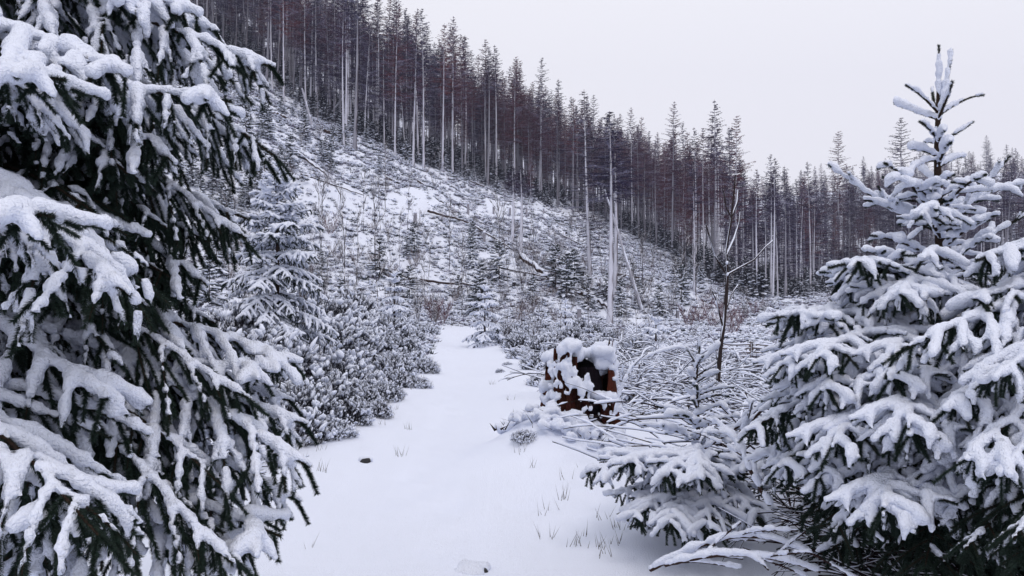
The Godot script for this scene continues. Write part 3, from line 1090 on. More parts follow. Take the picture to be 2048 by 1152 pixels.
func hill_cover() -> void:
	var ball := unit_ball(1)
	var plant_and_hollow_cols := [lin(0.026, 0.028, 0.038), lin(0.040, 0.030, 0.042), lin(0.022, 0.032, 0.034), lin(0.17, 0.15, 0.22), lin(0.010, 0.012, 0.016)]  # the near-black last tone paints shaded hollows between the plants
	var at := [[], [], [], [], []]
	var tries := 0
	while tries < 190000:
		tries += 1
		var d := 22.0 + 190.0 * pow(rng.randf(), 0.75)
		var b := rng.randf_range(-150.0, 2200.0)
		var x := (b - 1024.0) / F * d
		if not clear_of_path(x, d):
			continue
		var patch := noise.get_noise_2d(x * 2.2 + 300.0, d * 2.2)
		var keep := 0.9 + patch * 0.9 + noise.get_noise_2d(x * 0.5, d * 0.5 + 90.0) * 0.7
		if d > 55.0 and road_off(x, -d) < 2.6:
			keep = 0.34
		var up := d > edge_road(x)
		keep += -0.18 if up else 0.1
		if d > 110.0:
			keep -= 0.08
		if rng.randf() > keep:
			continue
		var k := rng.randi() % 5
		var s := rng.randf_range(0.35, 1.1) * (0.55 + d / 200.0)
		at[k].append(Transform3D(Basis(Vector3.UP, rng.randf() * TAU).scaled(Vector3(s, s * rng.randf_range(0.7, 1.1), s)), ground(x, d) - Vector3(0, 0.03, 0)))
	var root := Node3D.new()
	root.name = "slope_undergrowth"
	tag(root, "snow-dusted heather, brash, bilberry and painted dark hollows over the felled slope", "undergrowth", "", "stuff")
	add_child(root, true)
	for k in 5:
		many("undergrowth", make_clump(40 + k, 0.42, [0.34, 0.3, 0.36, 0.5, 0.22][k], [30, 26, 30, 44, 16][k], [4, 3, 4, 2, 2][k], plant_and_hollow_cols[k], ball, [1.0, 1.0, 1.0, 0.45, 1.7][k]), null, at[k], root)

	# young spruces and bare shrubs scattered over the slope
	var young := []
	for k in 5:
		young.append(make_small_spruce(60 + k, 2.6, [0.9, 1.1, 0.75, 1.2, 1.0][k], ball, lin(0.022, 0.032, 0.028), [0.9, 0.75, 0.8, 0.55, 0.85][k]))
	var cnt := 0
	while cnt < 150:
		var b := rng.randf_range(300.0, 1750.0)
		var y := rng.randf_range(110.0, 640.0)
		var left := b < 700.0
		if rng.randf() > (0.9 if left and y < 430.0 else 0.25):
			continue
		var p := on_land(b, y)
		if -p.z < 30.0 or -p.z > 210.0 or -p.z > edge_at(b) + 18.0:
			continue
		if road_off(p.x, p.z) < 6.0:
			continue
		var zone := "on the upper left slope" if left and y < 430.0 else ("on the lower slope" if y > 430.0 else "on the white clearing")
		var o := thing("young_spruce", "small snow-dusted young spruce %s" % zone, "tree", p - Vector3(0, 0.05, 0), "young spruces " + zone)
		o.scale = Vector3.ONE * rng.randf_range(0.55, 1.35)
		o.rotation.y = rng.randf() * TAU
		var q: Dictionary = young[rng.randi() % 5]
		part("foliage", q.green, [M.needles], o)
		part("snow", q.snow, [M.small_snow], o).set_meta("kind", "stuff")
		cnt += 1
	var bare := []
	for k in 6:
		bare.append(make_bare(80 + k, [7, 9, 6, 1, 1, 8][k], [1.9, 1.5, 2.3, 4.2, 5.2, 1.2][k], [0.45, 0.6, 0.3, 0.3, 0.3, 0.8][k], [0.008, 0.008, 0.009, 0.022, 0.025, 0.008][k], [lin(0.075, 0.05, 0.06), lin(0.09, 0.05, 0.055), lin(0.06, 0.05, 0.06), lin(0.06, 0.05, 0.055), lin(0.07, 0.06, 0.065), lin(0.10, 0.05, 0.05)][k], 0.28))
	cnt = 0
	while cnt < 210:
		var b := rng.randf_range(430.0, 1850.0)
		var y := rng.randf_range(260.0, 655.0)
		if y < 470.0 and rng.randf() > 0.35:
			continue
		var p := on_land(b, y)
		if -p.z < 26.0 or -p.z > 170.0 or not clear_of_path(p.x, -p.z):
			continue
		var zone := "at the foot of the slope" if y > 540.0 else ("on the mid slope" if y > 430.0 else "on the clearing above the forest road")
		var o := thing("bare_shrub", "frosted purple-brown bare shrub %s" % zone, "shrub", p - Vector3(0, 0.05, 0), "bare shrubs " + zone)
		o.scale = Vector3.ONE * rng.randf_range(0.7, 1.4)
		o.rotation.y = rng.randf() * TAU
		part("twigs", bare[rng.randi() % 6], [M.twigs], o)
		cnt += 1

	# fallen and leaning stems
	log_between("fallen_log", "long snow-topped log lying down the mid slope left of the lone dead trees", "log", on_land(1041, 526) + Vector3(0, 0.5, 0), on_land(1116, 580) + Vector3(0, 0.5, 0), 0.25, true)
	log_between("fallen_log", "lower end piece of the fallen trunk beside the dark-footed dead spruce", "log", on_land(1145, 588) + Vector3(0, 0.4, 0), on_land(1215, 622) + Vector3(0, 0.35, 0), 0.22, true)
	log_between("fallen_log", "short snowy log propped up to the right behind the dark-footed dead spruce", "log", on_land(1205, 592) + Vector3(0, 0.1, 0), on_land(1250, 562) + Vector3(0, 0.6, 0), 0.16, true)
	log_between("fallen_log", "dark-sided snowy log lying high on the left of the clearing", "log", on_land(528, 224) + Vector3(0, 0.3, 0), on_land(572, 241) + Vector3(0, 0.3, 0), 0.32, true)
	log_between("fallen_log", "dark slanting log below the leaning pole on the upper clearing", "log", on_land(648, 265) + Vector3(0, 0.3, 0), on_land(690, 288) + Vector3(0, 0.3, 0), 0.26, false)
	log_between("leaning_pole", "broken pale pole that leans steeply on the upper clearing", "log", on_land(625, 256), on_land(625, 256) + Vector3(-1.5, 5.6, 0), 0.2, true)
	log_between("leaning_pole", "broken pale pole that leans to the right on the upper clearing", "log", on_land(653, 240), on_land(653, 240) + Vector3(3.6, 4.6, 0), 0.2, true)
	log_between("leaning_pole", "thin pole leaning against the slender pair of dead spruces", "log", on_land(1285, 625), on_land(1285, 625) + Vector3(-2.6, 9.5, -2.0), 0.12, true)
	log_between("fallen_log", "thin dark stem lying along the lip of the forest road", "log", on_land(856, 430) + Vector3(0, 0.3, 0), on_land(938, 452) + Vector3(0, 0.2, 0), 0.12, false)
	var fc := thing("fallen_treetop", "grey tangled crown of the fallen trunk on the mid slope", "branches", on_land(1050, 510))
	for k in 16:
		var t := k / 15.0
		var q := on_land(lerpf(965.0, 1160.0, t) + rng.randf_range(-18, 18), lerpf(462.0, 572.0, t) + rng.randf_range(-14, 14))
		var bp := part("branch", bare[[0, 1, 2, 5][k % 4]], [M.twigs], fc)
		bp.position = q - fc.position
		bp.rotation = Vector3(rng.randf_range(0.6, 1.2), rng.randf() * TAU, rng.randf_range(-0.5, 0.5))
		bp.scale = Vector3.ONE * rng.randf_range(0.9, 1.6)
	var red_mesh := make_bare(95, 10, 1.5, 0.7, 0.010, lin(0.13, 0.045, 0.06), 0.12)
	var rpx := [1378.0, 1402.0, 1428.0, 1452.0, 1482.0, 1415.0, 868.0, 884.0, 660.0, 1465.0, 1510.0]
	var rpy := [655.0, 648.0, 655.0, 645.0, 650.0, 625.0, 645.0, 648.0, 470.0, 670.0, 630.0]
	for k in rpx.size():
		var p := on_land(rpx[k], rpy[k])
		var where := "right of the leaning pole" if rpx[k] > 1000.0 else ("at the path's end" if rpx[k] > 800.0 else "behind the mid-sized spruce's top")
		var rs := thing("reddish_shrub", "low reddish-purple twiggy shrub %s" % where, "shrub", p - Vector3(0, 0.05, 0), "reddish shrubs " + where)
		rs.scale = Vector3.ONE * rng.randf_range(0.9, 1.4)
		rs.rotation.y = rng.randf() * TAU
		part("twigs", red_mesh, [M.twigs], rs)
	var stub := MB.new()
	stub.tube(PackedVector3Array([Vector3(0, -0.2, 0), Vector3(0.02, 0.4, 0)]), PackedFloat32Array([0.2, 0.17]), 7, lin(0.035, 0.030, 0.034))
	var hat := MB.new()
	hat.blob(Vector3(0.02, 0.43, 0), Basis(Vector3(0.2, 0, 0), Vector3(0, 0.09, 0), Vector3(0, 0, 0.2)), ball, 0.12, rng, Color.WHITE)
	var stub_mesh := stub.mesh()
	var hat_mesh := hat.mesh()
	for k in 40:
		var p := on_land(rng.randf_range(560.0, 1420.0), rng.randf_range(300.0, 600.0))
		if road_off(p.x, p.z) < 3.0 or -p.z < 45.0 or -p.z > edge_at(p.x / -p.z * F + 1024.0) + 10.0:
			continue
		var where := "above the forest road" if -p.z > edge_road(p.x) else "below the forest road"
		var so := thing("cut_stump", "low cut stump with a snow cap on the slope %s" % where, "stump", p, "cut stumps " + where)
		so.scale = Vector3.ONE * rng.randf_range(0.5, 0.95)
		part("stem", stub_mesh, [M.twigs], so)
		part("snow_cap", hat_mesh, [M.small_snow], so)
	for k in 22:
		var p := on_land(rng.randf_range(480.0, 1400.0), rng.randf_range(280.0, 600.0))
		if road_off(p.x, p.z) < 4.0 or -p.z < 45.0 or -p.z > edge_at(p.x / -p.z * F + 1024.0):
			continue
		var a := rng.randf_range(-0.7, 0.5)
		var q := p + Vector3(cos(a), 0, sin(a)) * rng.randf_range(3.0, 8.0)
		q.y = land(q.x, q.z)
		var where := "above the forest road" if -p.z > edge_road(p.x) else "below the forest road"
		log_between("brash_log", "thin snow-topped stem lying in the brash %s" % where, "log", p + Vector3(0, 0.25, 0), q + Vector3(0, 0.3, 0), rng.randf_range(0.07, 0.16), true)
		get_child(get_child_count() - 1).set_meta("group", "thin stems in the brash " + where)
	# posts and low stumps along the forest road
	var post := MB.new()
	post.tube(PackedVector3Array([Vector3(0, -0.2, 0), Vector3(0.02, 0.9, 0)]), PackedFloat32Array([0.16, 0.14]), 8, lin(0.36, 0.35, 0.40))
	var cap := MB.new()
	cap.blob(Vector3(0.02, 0.93, 0), Basis(Vector3(0.17, 0, 0), Vector3(0, 0.1, 0), Vector3(0, 0, 0.17)), ball, 0.1, rng, Color.WHITE)
	var pm := post.mesh()
	var cm := cap.mesh()
	var ppx := [936.0, 987.0, 1020.0, 1053.0, 1087.0, 968.0, 1158.0, 1355.0, 830.0]
	var ppy := [428.0, 431.0, 432.0, 432.0, 432.0, 488.0, 640.0, 640.0, 452.0]
	var say := ["snow-capped stump leftmost on the forest road's edge", "second snow-capped stump from the left on the forest road", "middle stump on the forest road beside the thin dead stems", "stump on the forest road right of the thin dead stems", "rightmost stump on the forest road below the brown crowns", "lone stump on the slope below the forest road", "tall pale stump at the slope's foot left of the dark-footed spruce", "thin stump before the reddish shrubs right of the leaning pole", "small dark stump under the forest road's lip"]
	for k in ppx.size():
		var p := on_land(ppx[k], ppy[k])
		var o := thing("tree_stump", say[k], "stump", p)
		o.scale = Vector3(1.0, 1.2, 1.0) if ppy[k] < 600.0 else Vector3(0.9, 0.75, 0.9)
		part("stem", pm, [M.rotten_wood], o)
		part("snow_cap", cm, [M.small_snow], o)

func copies_of(kind: Dictionary, o: Node3D) -> void:
	part("twigs", kind.wood, [M.twigs], o)
	part("snow", kind.snow, [M.small_snow], o).set_meta("kind", "stuff")

func middle() -> void:
	var ball := unit_ball(1)
	var bushes := []
	for k in 5:
		bushes.append(make_bush(200 + k, [0.75, 0.9, 0.6, 1.0, 0.7][k], [0.75, 0.9, 0.6, 0.7, 0.95][k], [250, 320, 190, 300, 260][k], 0.66, ball))
	# heather bank on the left of the path: [x, distance, size]
	var rowx := 0
	var spots := []
	for d in [7.6, 8.4, 9.2, 10.2, 11.3, 12.5, 14.0, 15.6, 17.5, 19.5, 22.0, 25.0, 28.0, 32.0, 36.0]:
		var edge := path_x(d) - path_half(d)
		for k in 4:
			var x: float = edge - 0.65 - k * 0.95 - rng.randf_range(0.0, 0.5)
			spots.append([x, d + rng.randf_range(-0.4, 0.4), clampf(0.62 + k * 0.36, 0, 1.5) * rng.randf_range(0.85, 1.15), "left"])
	for d in [12.5, 14.0, 15.5, 17.5, 19.5, 22.0, 25.0, 28.5, 32.0, 36.0, 40.0]:
		var edge := path_x(d) + path_half(d)
		for k in 5:
			var x: float = edge + 0.45 + k * 1.15 + rng.randf_range(0.0, 0.6)
			spots.append([x, d + rng.randf_range(-0.5, 0.5), rng.randf_range(0.45, 0.8) * (1.0 if d > 15.0 else 0.7), "right"])
	for s in spots:
		var where := "left of the path" if s[3] == "left" else "right of the path"
		var reach := "close by" if s[1] < 13.0 else ("half way along" if s[1] < 22.0 else "near the path's end")
		var o := thing("heather_bush", "rounded snow-loaded bush %s, %s" % [where, reach], "bush", ground(s[0], s[1]) - Vector3(0, 0.06, 0), "snowy bushes %s, %s" % [where, reach])
		o.scale = Vector3.ONE * s[2]
		o.rotation.y = rng.randf() * TAU
		copies_of(bushes[rng.randi() % 5], o)

	var spx := [700.0, 668.0, 730.0, 610.0, 640.0, 755.0, 790.0, 705.0, 590.0, 640.0, 690.0, 720.0, 770.0, 800.0, 830.0, 760.0, 660.0, 740.0, 850.0, 1050.0, 1045.0, 1240.0, 1015.0, 1000.0]
	var spy := [790.0, 800.0, 815.0, 800.0, 850.0, 785.0, 775.0, 850.0, 840.0, 820.0, 835.0, 800.0, 800.0, 790.0, 775.0, 835.0, 870.0, 825.0, 745.0, 880.0, 840.0, 930.0, 730.0, 745.0]
	for k in spx.size():
		var where := "at the foot of the left bank" if spx[k] < 950.0 else "on the mound round the stump"
		var o := thing("snowy_sprig", "small sprig of dark twigs under clumps of snow %s" % where, "plant", on_land(spx[k], spy[k]) - Vector3(0, 0.04, 0), "snowy sprigs " + where)
		o.scale = Vector3.ONE * (rng.randf_range(0.2, 0.42) if spx[k] < 950.0 else 0.16)
		o.rotation.y = rng.randf() * TAU
		copies_of(bushes[rng.randi() % 5], o)

	# upright bare saplings before the slope
	var bare := []
	for k in 4:
		bare.append(make_bare(300 + k, [1, 4, 1, 6][k], [3.4, 2.2, 2.6, 1.8][k], [0.2, 0.22, 0.2, 0.3][k], [0.009, 0.006, 0.008, 0.005][k], lin(0.06, 0.042, 0.045), 0.22))
	var sx := [785.0, 800.0, 905.0, 1010.0, 1040.0, 1075.0, 1120.0, 1240.0, 1275.0, 1300.0, 1330.0, 870.0, 1180.0, 640.0, 1060.0, 990.0, 1255.0, 1390.0, 1600.0]
	var sy := [650.0, 640.0, 655.0, 690.0, 690.0, 695.0, 690.0, 690.0, 690.0, 660.0, 690.0, 655.0, 690.0, 640.0, 680.0, 665.0, 650.0, 680.0, 660.0]
	for k in sx.size():
		var p := on_land(sx[k], sy[k])
		var where := "left of the path's end" if sx[k] < 920.0 else ("right of the path above the stump" if sx[k] < 1230.0 else "before the slender dark-footed dead spruce")
		var o := thing("bare_sapling", "thin leafless sapling with frosted twigs %s" % where, "sapling", p - Vector3(0, 0.05, 0), "bare saplings " + where)
		o.scale = Vector3.ONE * rng.randf_range(0.75, 1.15) * (1.0 if k > 1 else 1.5)
		o.rotation.y = rng.randf() * TAU
		part("twigs", bare[k % 4], [M.twigs], o)

	# spruces of middle size
	var mid := thing("snowy_spruce", "mid-sized snow-laden spruce on the bank behind the left foreground boughs", "tree", see(552, 690, 13.5))
	mid.position.y = land(mid.position.x, mid.position.z) - 0.1
	var mh := see(556, 335, 13.5).y - mid.position.y
	trunk(mid, PackedVector3Array([Vector3.ZERO, Vector3(0.02, mh * 0.5, 0), Vector3(0, mh, 0)]), 0.06, 0.008, M.bark)
	whorled(mid, mh, 1.5, 0.2, 1.5, 11, 0.2)
	var small := [
		[970.0, 690.0, 575.0, 28.0, 1.1, "small snow-laden spruce at the right of the path's end"],
		[790.0, 650.0, 545.0, 30.0, 0.9, "slim snowy spruce before the slope left of the path's end"],
		[1310.0, 700.0, 635.0, 19.0, 0.55, "low snowy spruce among the saplings right of the stump"],
		[1130.0, 660.0, 600.0, 33.0, 0.6, "little green-grey spruce at the slope's foot above the stump"],
	]
	for s in small:
		var p := see(s[0], 0, s[3])
		p.y = land(p.x, p.z) - 0.05
		var h: float = see(s[0], s[2], s[3]).y - p.y
		var o := thing("snowy_spruce", s[5], "tree", p)
		trunk(o, PackedVector3Array([Vector3.ZERO, Vector3(0, h * 0.5, 0), Vector3(0, h, 0)]), 0.05, 0.006, M.bark)
		whorled(o, h, s[4], 0.15, 2.5, int(s[0]), 0.3)

	# the crooked sapling right of the stump
	var sd := 10.5
	var sb := see(1436, 752, sd)
	var o := thing("crooked_sapling", "crooked dark sapling with snow along its forks, right of the stump", "sapling", sb)
	var w := MB.new()
	var sn := MB.new()
	var lines := [
		[[1436, 760], [1441, 700], [1447, 650], [1452, 600], [1455, 548], [1452, 500], [1462, 440], [1467, 395], [1471, 350]],
		[[1454, 550], [1480, 535], [1508, 520], [1530, 495], [1545, 482]],
		[[1450, 545], [1430, 512], [1418, 470], [1412, 450]],
		[[1453, 510], [1468, 478], [1478, 445], [1480, 425]],
		[[1446, 655], [1432, 600], [1424, 582]],
		[[1449, 630], [1462, 590], [1476, 570]],
		[[1463, 435], [1452, 415], [1447, 380]],
		[[1465, 430], [1474, 405], [1476, 380]],
		[[1438, 745], [1430, 700], [1428, 690]],
	]
	for k in lines.size():
		var p := PackedVector3Array()
		var r := PackedFloat32Array()
		var p2 := PackedVector3Array()
		var r2 := PackedFloat32Array()
		var cnt: int = lines[k].size()
		for j in cnt:
			var q := see(lines[k][j][0], lines[k][j][1], sd + (0.15 * j * (1 if k % 2 else -1) if k else 0.0)) - sb
			var rr := lerpf(0.030 if k == 0 else 0.013, 0.006, float(j) / cnt) * rng.randf_range(0.8, 1.2)
			p.append(q); r.append(rr)
			p2.append(q + Vector3(-0.35, 0.7, 0.45) * rr * 0.9); r2.append(rr * rng.randf_range(0.25, 1.1) * (0.95 if k else 0.62))
		w.tube(p, r, 7, lin(0.035, 0.024, 0.024))
		sn.tube(p2, r2, 6, Color.WHITE)
	for q in [[1428, 592, 0.022], [1455, 548, 0.02], [1454, 525, 0.02]]:
		sn.blob(see(q[0], q[1], sd - 0.02) - sb, Basis(Vector3(q[2], 0, 0), Vector3(0, q[2] * 1.3, 0), Vector3(0, 0, q[2])), ball, 0.2, rng, Color.WHITE)
	part("stem", w.mesh(), [M.twigs], o)
	part("snow", sn.mesh(), [M.small_snow], o).set_meta("kind", "stuff")

	# a low field gate in the dip on the right
	var gd := 24.0
	var g0 := see(1450, 722, gd)
	g0.y = land(g0.x, g0.z)
	var gate := thing("field_gate", "low snow-lined railed gate in the dip behind the crooked sapling", "gate", g0)
	for k in 2:
		var px0: float = [1445.0, 1505.0][k]
		var px1: float = [1500.0, 1590.0][k]
		for j in 5:
			var y: float = 688.0 + j * 8.0
			var a := see(px0, y + rng.randf_range(-1, 1), gd + k * 0.4) - g0
			var b := see(px1, y + (6.0 if k else 1.0), gd + k * 1.4) - g0
			var rl := MB.new()
			rl.tube(PackedVector3Array([a, (a + b) * 0.5 - Vector3(0, 0.02, 0), b]), PackedFloat32Array([0.022, 0.022, 0.022]), 6, Color.WHITE)
			part("rail", rl.mesh(), [M.weathered_rail], gate)
			var rs := MB.new()
			rs.tube(PackedVector3Array([a + Vector3(0, 0.03, 0), (a + b) * 0.5 + Vector3(0, 0.012, 0), b + Vector3(0, 0.03, 0)]), PackedFloat32Array([0.022, 0.026, 0.02]), 6, Color.WHITE)
			part("snow", rs.mesh(), [M.small_snow], gate)
		for px in [px0, px1]:
			var a := see(px, 684, gd + 0.2 + k) - g0
			var st := MB.new()
			st.tube(PackedVector3Array([Vector3(a.x, -0.3, a.z), a]), PackedFloat32Array([0.035, 0.03]), 7, Color.WHITE)
			part("post", st.mesh(), [M.weathered_rail], gate)

# ------------------------------------------------------------------ the near spruces
func left_spruce() -> void:
	var base := ground(-2.75, 2.9)
	var o := thing("snowy_spruce", "large snow-laden spruce whose boughs fill the left foreground", "tree", base)
	trunk(o, PackedVector3Array([Vector3(0, -0.2, 0), Vector3(0.02, 2.0, 0), Vector3(0, 4.6, 0)]), 0.16, 0.05, M.bark)
	# tips seen against the slope and path: [px, py, distance, drop from root to tip, snow]
	var tips := [
		[500, 105, 2.5, 0.45, 1.5], [440, 195, 2.35, 0.5, 1.5], [395, 30, 2.7, 0.5, 1.5], [430, 60, 2.9, 0.5, 1.5], [515, 298, 2.6, 0.7, 0.9], [420, 345, 2.6, 0.7, 0.9],
		[250, 150, 2.2, 0.5, 1.5], [85, 150, 1.9, 0.55, 1.5], [310, 360, 2.5, 0.9, 0.9], [480, 475, 2.7, 0.6, 0.9], [470, 430, 2.9, 0.6, 0.9], [455, 570, 2.9, 0.55, 0.9],
		[105, 590, 1.75, 0.75, 1.5], [50, 430, 1.7, 0.5, 1.5], [605, 725, 2.9, 0.3, 1.5], [530, 745, 2.7, 0.35, 1.5], [575, 865, 2.6, 0.35, 1.5], [480, 800, 2.5, 0.45, 0.9],
		[560, 960, 2.35, 0.75, 1.5], [540, 1085, 2.4, 0.9, 1.5], [390, 1000, 2.3, 0.8, 0.9], [440, 1140, 2.2, 0.8, 0.9], [250, 900, 2.3, 0.6, 0.9], [130, 1030, 1.8, 0.6, 1.5],
		[50, 1110, 1.6, 0.5, 0.9], [200, 800, 2.2, 0.5, 1.5], [330, 720, 2.6, 0.5, 0.9], [180, 520, 2.4, 0.7, 0.3], [330, 560, 2.6, 0.6, 0.3], [400, 650, 2.8, 0.6, 0.3],
		[560, 1030, 2.6, 0.6, 1.5], [490, 1120, 2.4, 0.6, 1.5], [560, 815, 2.8, 0.35, 1.5], [280, 450, 2.5, 0.7, 0.3], [230, 330, 2.4, 0.6, 0.3], [380, 480, 2.7, 0.6, 0.3], [150, 420, 2.2, 0.6, 0.3], [240, 620, 2.4, 0.6, 0.3],
	]
	for k in tips.size():
		var t: Array = tips[k]
		var tip := see(t[0], t[1], t[2])
		var root := Vector3(base.x, clampf(tip.y + t[3], 0.15, 4.4), base.z)
		bough(o, root, tip, t[4], k % 2)
	# the dark inside of the tree
	var rg := RandomNumberGenerator.new()
	rg.seed = 5
	for k in 95:
		var a := rg.randf_range(-0.9, 1.3)
		var y := rg.randf_range(0.2, 3.2)
		var l := rg.randf_range(0.6, 1.2)
		var root := Vector3(base.x, base.y + y + 0.35, base.z)
		var v := Vector3(cos(a), 0, -sin(a)) * l
		bough(o, root, root + v - Vector3(0, rg.randf_range(0.35, 0.9) * l, 0), 0.3 if rg.randf() < 0.12 else 0.0, rg.randi() % 2)

func right_spruce() -> void:
	# the tree with the tall leader
	var d := 4.6
	var base := see(1888, 576, d)
	base.y = land(base.x, base.z) - 0.05
	var o := thing("snowy_spruce", "young snow-laden spruce with a tall double leader at the right", "tree", base)
	var top := see(1876, 92, d)
	var pts := PackedVector3Array([Vector3.ZERO, see(1892, 800, d) - base, see(1886, 560, d) - base, see(1878, 440, d) - base, see(1874, 300, d) - base, see(1876, 180, d) - base])
	trunk(o, pts, 0.055, 0.008, M.bark)
	bough(o, see(1873, 292, d), top, 1.5, 0, 1)
	bough(o, see(1876, 250, d), see(1902, 100, d - 0.05), 1.5, 1, 1)
	# [tip px, py, distance, root py on the trunk, snow]
	var arms := [
		[1808, 172, 4.5, 225, 0.9], [1790, 205, 4.7, 238, 0.9], [1910, 163, 4.4, 238, 0.9], [1960, 192, 4.7, 232, 0.9], [1868, 175, 4.9, 235, 0.9],
		[1848, 242, 4.3, 285, 0.9], [1944, 245, 4.6, 285, 0.9], [1890, 262, 4.2, 288, 0.9], [1845, 285, 4.8, 290, 0.9],
		[1822, 298, 4.5, 315, 0.9], [1906, 285, 4.2, 330, 0.9], [1932, 312, 4.7, 335, 0.9], [1822, 345, 4.3, 322, 0.9],
		[1828, 372, 4.4, 392, 0.9], [1928, 372, 4.5, 395, 0.9], [1862, 380, 4.2, 400, 0.9], [1905, 350, 4.3, 375, 0.9], [1835, 335, 4.8, 365, 0.9],
		[1652, 333, 4.7, 470, 1.2], [1757, 328, 4.1, 455, 0.9], [1815, 355, 4.0, 430, 0.9], [2018, 312, 4.4, 470, 0.9], [2055, 365, 4.9, 450, 0.9], [1960, 350, 3.9, 440, 0.9], [1930, 360, 5.1, 420, 0.9],
		[1728, 400, 4.5, 470, 1.2], [1750, 385, 4.9, 450, 1.2], [1780, 440, 3.9, 480, 1.2], [1890, 420, 3.8, 470, 1.2], [1990, 430, 4.1, 500, 1.2], [2060, 420, 4.6, 520, 1.2], [1950, 400, 5.2, 470, 0.9],
		[1750, 470, 4.4, 530, 1.2], [1760, 500, 4.0, 560, 1.2], [1850, 520, 3.7, 560, 1.2], [1985, 475, 4.0, 550, 1.2], [2050, 510, 4.4, 560, 1.2], [1770, 540, 5.0, 540, 0.9], [2000, 560, 5.0, 560, 0.9],
		[1665, 528, 4.0, 620, 1.5], [1690, 560, 4.3, 630, 1.5], [1720, 545, 4.9, 600, 0.9], [1560, 635, 3.9, 665, 1.5], [1610, 620, 4.2, 650, 1.5], [1640, 650, 4.6, 650, 1.5],
		[1770, 590, 3.6, 610, 1.5], [1900, 600, 3.5, 600, 1.5], [1990, 620, 3.6, 610, 1.5], [2060, 600, 4.2, 600, 1.5],
		[1590, 735, 3.6, 700, 1.5], [1610, 780, 3.5, 690, 1.5], [1670, 720, 3.4, 660, 1.5], [1740, 760, 3.3, 670, 1.5], [1830, 720, 3.3, 650, 1.5], [1930, 740, 3.2, 660, 1.5], [2050, 760, 3.4, 670, 1.5],
		[1530, 930, 3.7, 840, 1.5], [1610, 880, 3.5, 760, 0.9], [1640, 960, 3.4, 820, 0.9], [1710, 900, 3.2, 740, 1.5], [1770, 870, 3.1, 740, 1.5], [1870, 860, 3.0, 720, 1.5], [1960, 880, 3.0, 720, 1.5],
		[1820, 1040, 3.0, 800, 1.5], [1720, 1010, 3.1, 820, 1.5], [1900, 960, 2.9, 780, 1.5], [1990, 1000, 2.9, 800, 1.5], [1640, 1060, 3.3, 900, 0.3], [1770, 1120, 3.1, 900, 0.3], [1900, 1120, 2.9, 900, 0.3],
	]
	for k in arms.size():
		var t: Array = arms[k]
		var root := see(1888, t[3], d)
		root.x = base.x + (pts[3].x if t[3] < 460 else pts[2].x)
		bough(o, root, see(t[0], t[1], t[2]), maxf(t[4], 1.5) if t[3] < 520 else t[4], k % 2, 1 if t[3] < 402 else (2 if t[3] < 605 else 0))
	var rg := RandomNumberGenerator.new()
	rg.seed = 8
	for k in 46:
		var y := rg.randf_range(0.1, 1.1)
		var a := rg.randf() * TAU
		var l := rg.randf_range(0.45, 1.15) * (1.15 - y * 0.25)
		var root := base + Vector3(0, y, 0)
		bough(o, root, root + Vector3(cos(a), -rg.randf_range(0.1, 0.5), sin(a)) * l, 0.3 if rg.randf() < 0.5 else 0.0, rg.randi() % 2)
	# its neighbour at the picture's edge
	var b2 := ground(2.95, 3.6)
	var n := thing("snowy_spruce", "heavily snowed spruce cut by the right edge of the view", "tree", b2)
	trunk(n, PackedVector3Array([Vector3.ZERO, Vector3(0.02, 1.0, 0), Vector3(0, 2.5, 0)]), 0.06, 0.01, M.bark)
	var arms2 := [
		[1975, 520, 3.3, 0.1, 1.5], [1985, 600, 3.2, 0.15, 1.5], [1900, 700, 3.0, 0.25, 1.5], [1960, 830, 2.9, 0.35, 1.5], [1990, 760, 2.8, 0.35, 1.5], [1920, 920, 2.8, 0.5, 1.5],
		[2000, 950, 2.7, 0.5, 1.5], [1940, 1060, 2.7, 0.5, 0.3], [2020, 1100, 2.6, 0.4, 0.3], [1860, 1080, 2.9, 0.5, 0.3],
	]
	for k in arms2.size():
		var t: Array = arms2[k]
		var tip := see(t[0], t[1], t[2])
		bough(n, Vector3(b2.x, maxf(tip.y + t[3], b2.y + 0.1), b2.z), tip, t[4], k % 2)
	for k in 30:
		var y := rg.randf_range(0.1, 1.6)
		var a := rg.randf_range(PI * 0.5, PI * 1.6)
		var l := rg.randf_range(0.5, 1.1)
		var root := b2 + Vector3(0, y, 0)
		bough(n, root, root + Vector3(cos(a), -rg.randf_range(0.2, 0.6), sin(a)) * l, 0.3 if rg.randf() < 0.5 else 0.0, rg.randi() % 2)
	# the small spruce between the stump and the big tree
	var b3 := see(1393, 576, 5.6)
	b3.y = land(b3.x, b3.z) - 0.05
	var s := thing("snowy_spruce", "small snowy spruce among the brambles right of the stump", "tree", b3)
	var h := see(1398, 735, 5.6).y - b3.y
	trunk(s, PackedVector3Array([Vector3.ZERO, Vector3(0.01, h * 0.5, 0), Vector3(0, h, 0)]), 0.03, 0.006, M.bark)
	bough(s, b3 + Vector3(0, h - 0.04, 0), see(1398, 672, 5.6), 0.8, 0, 1)
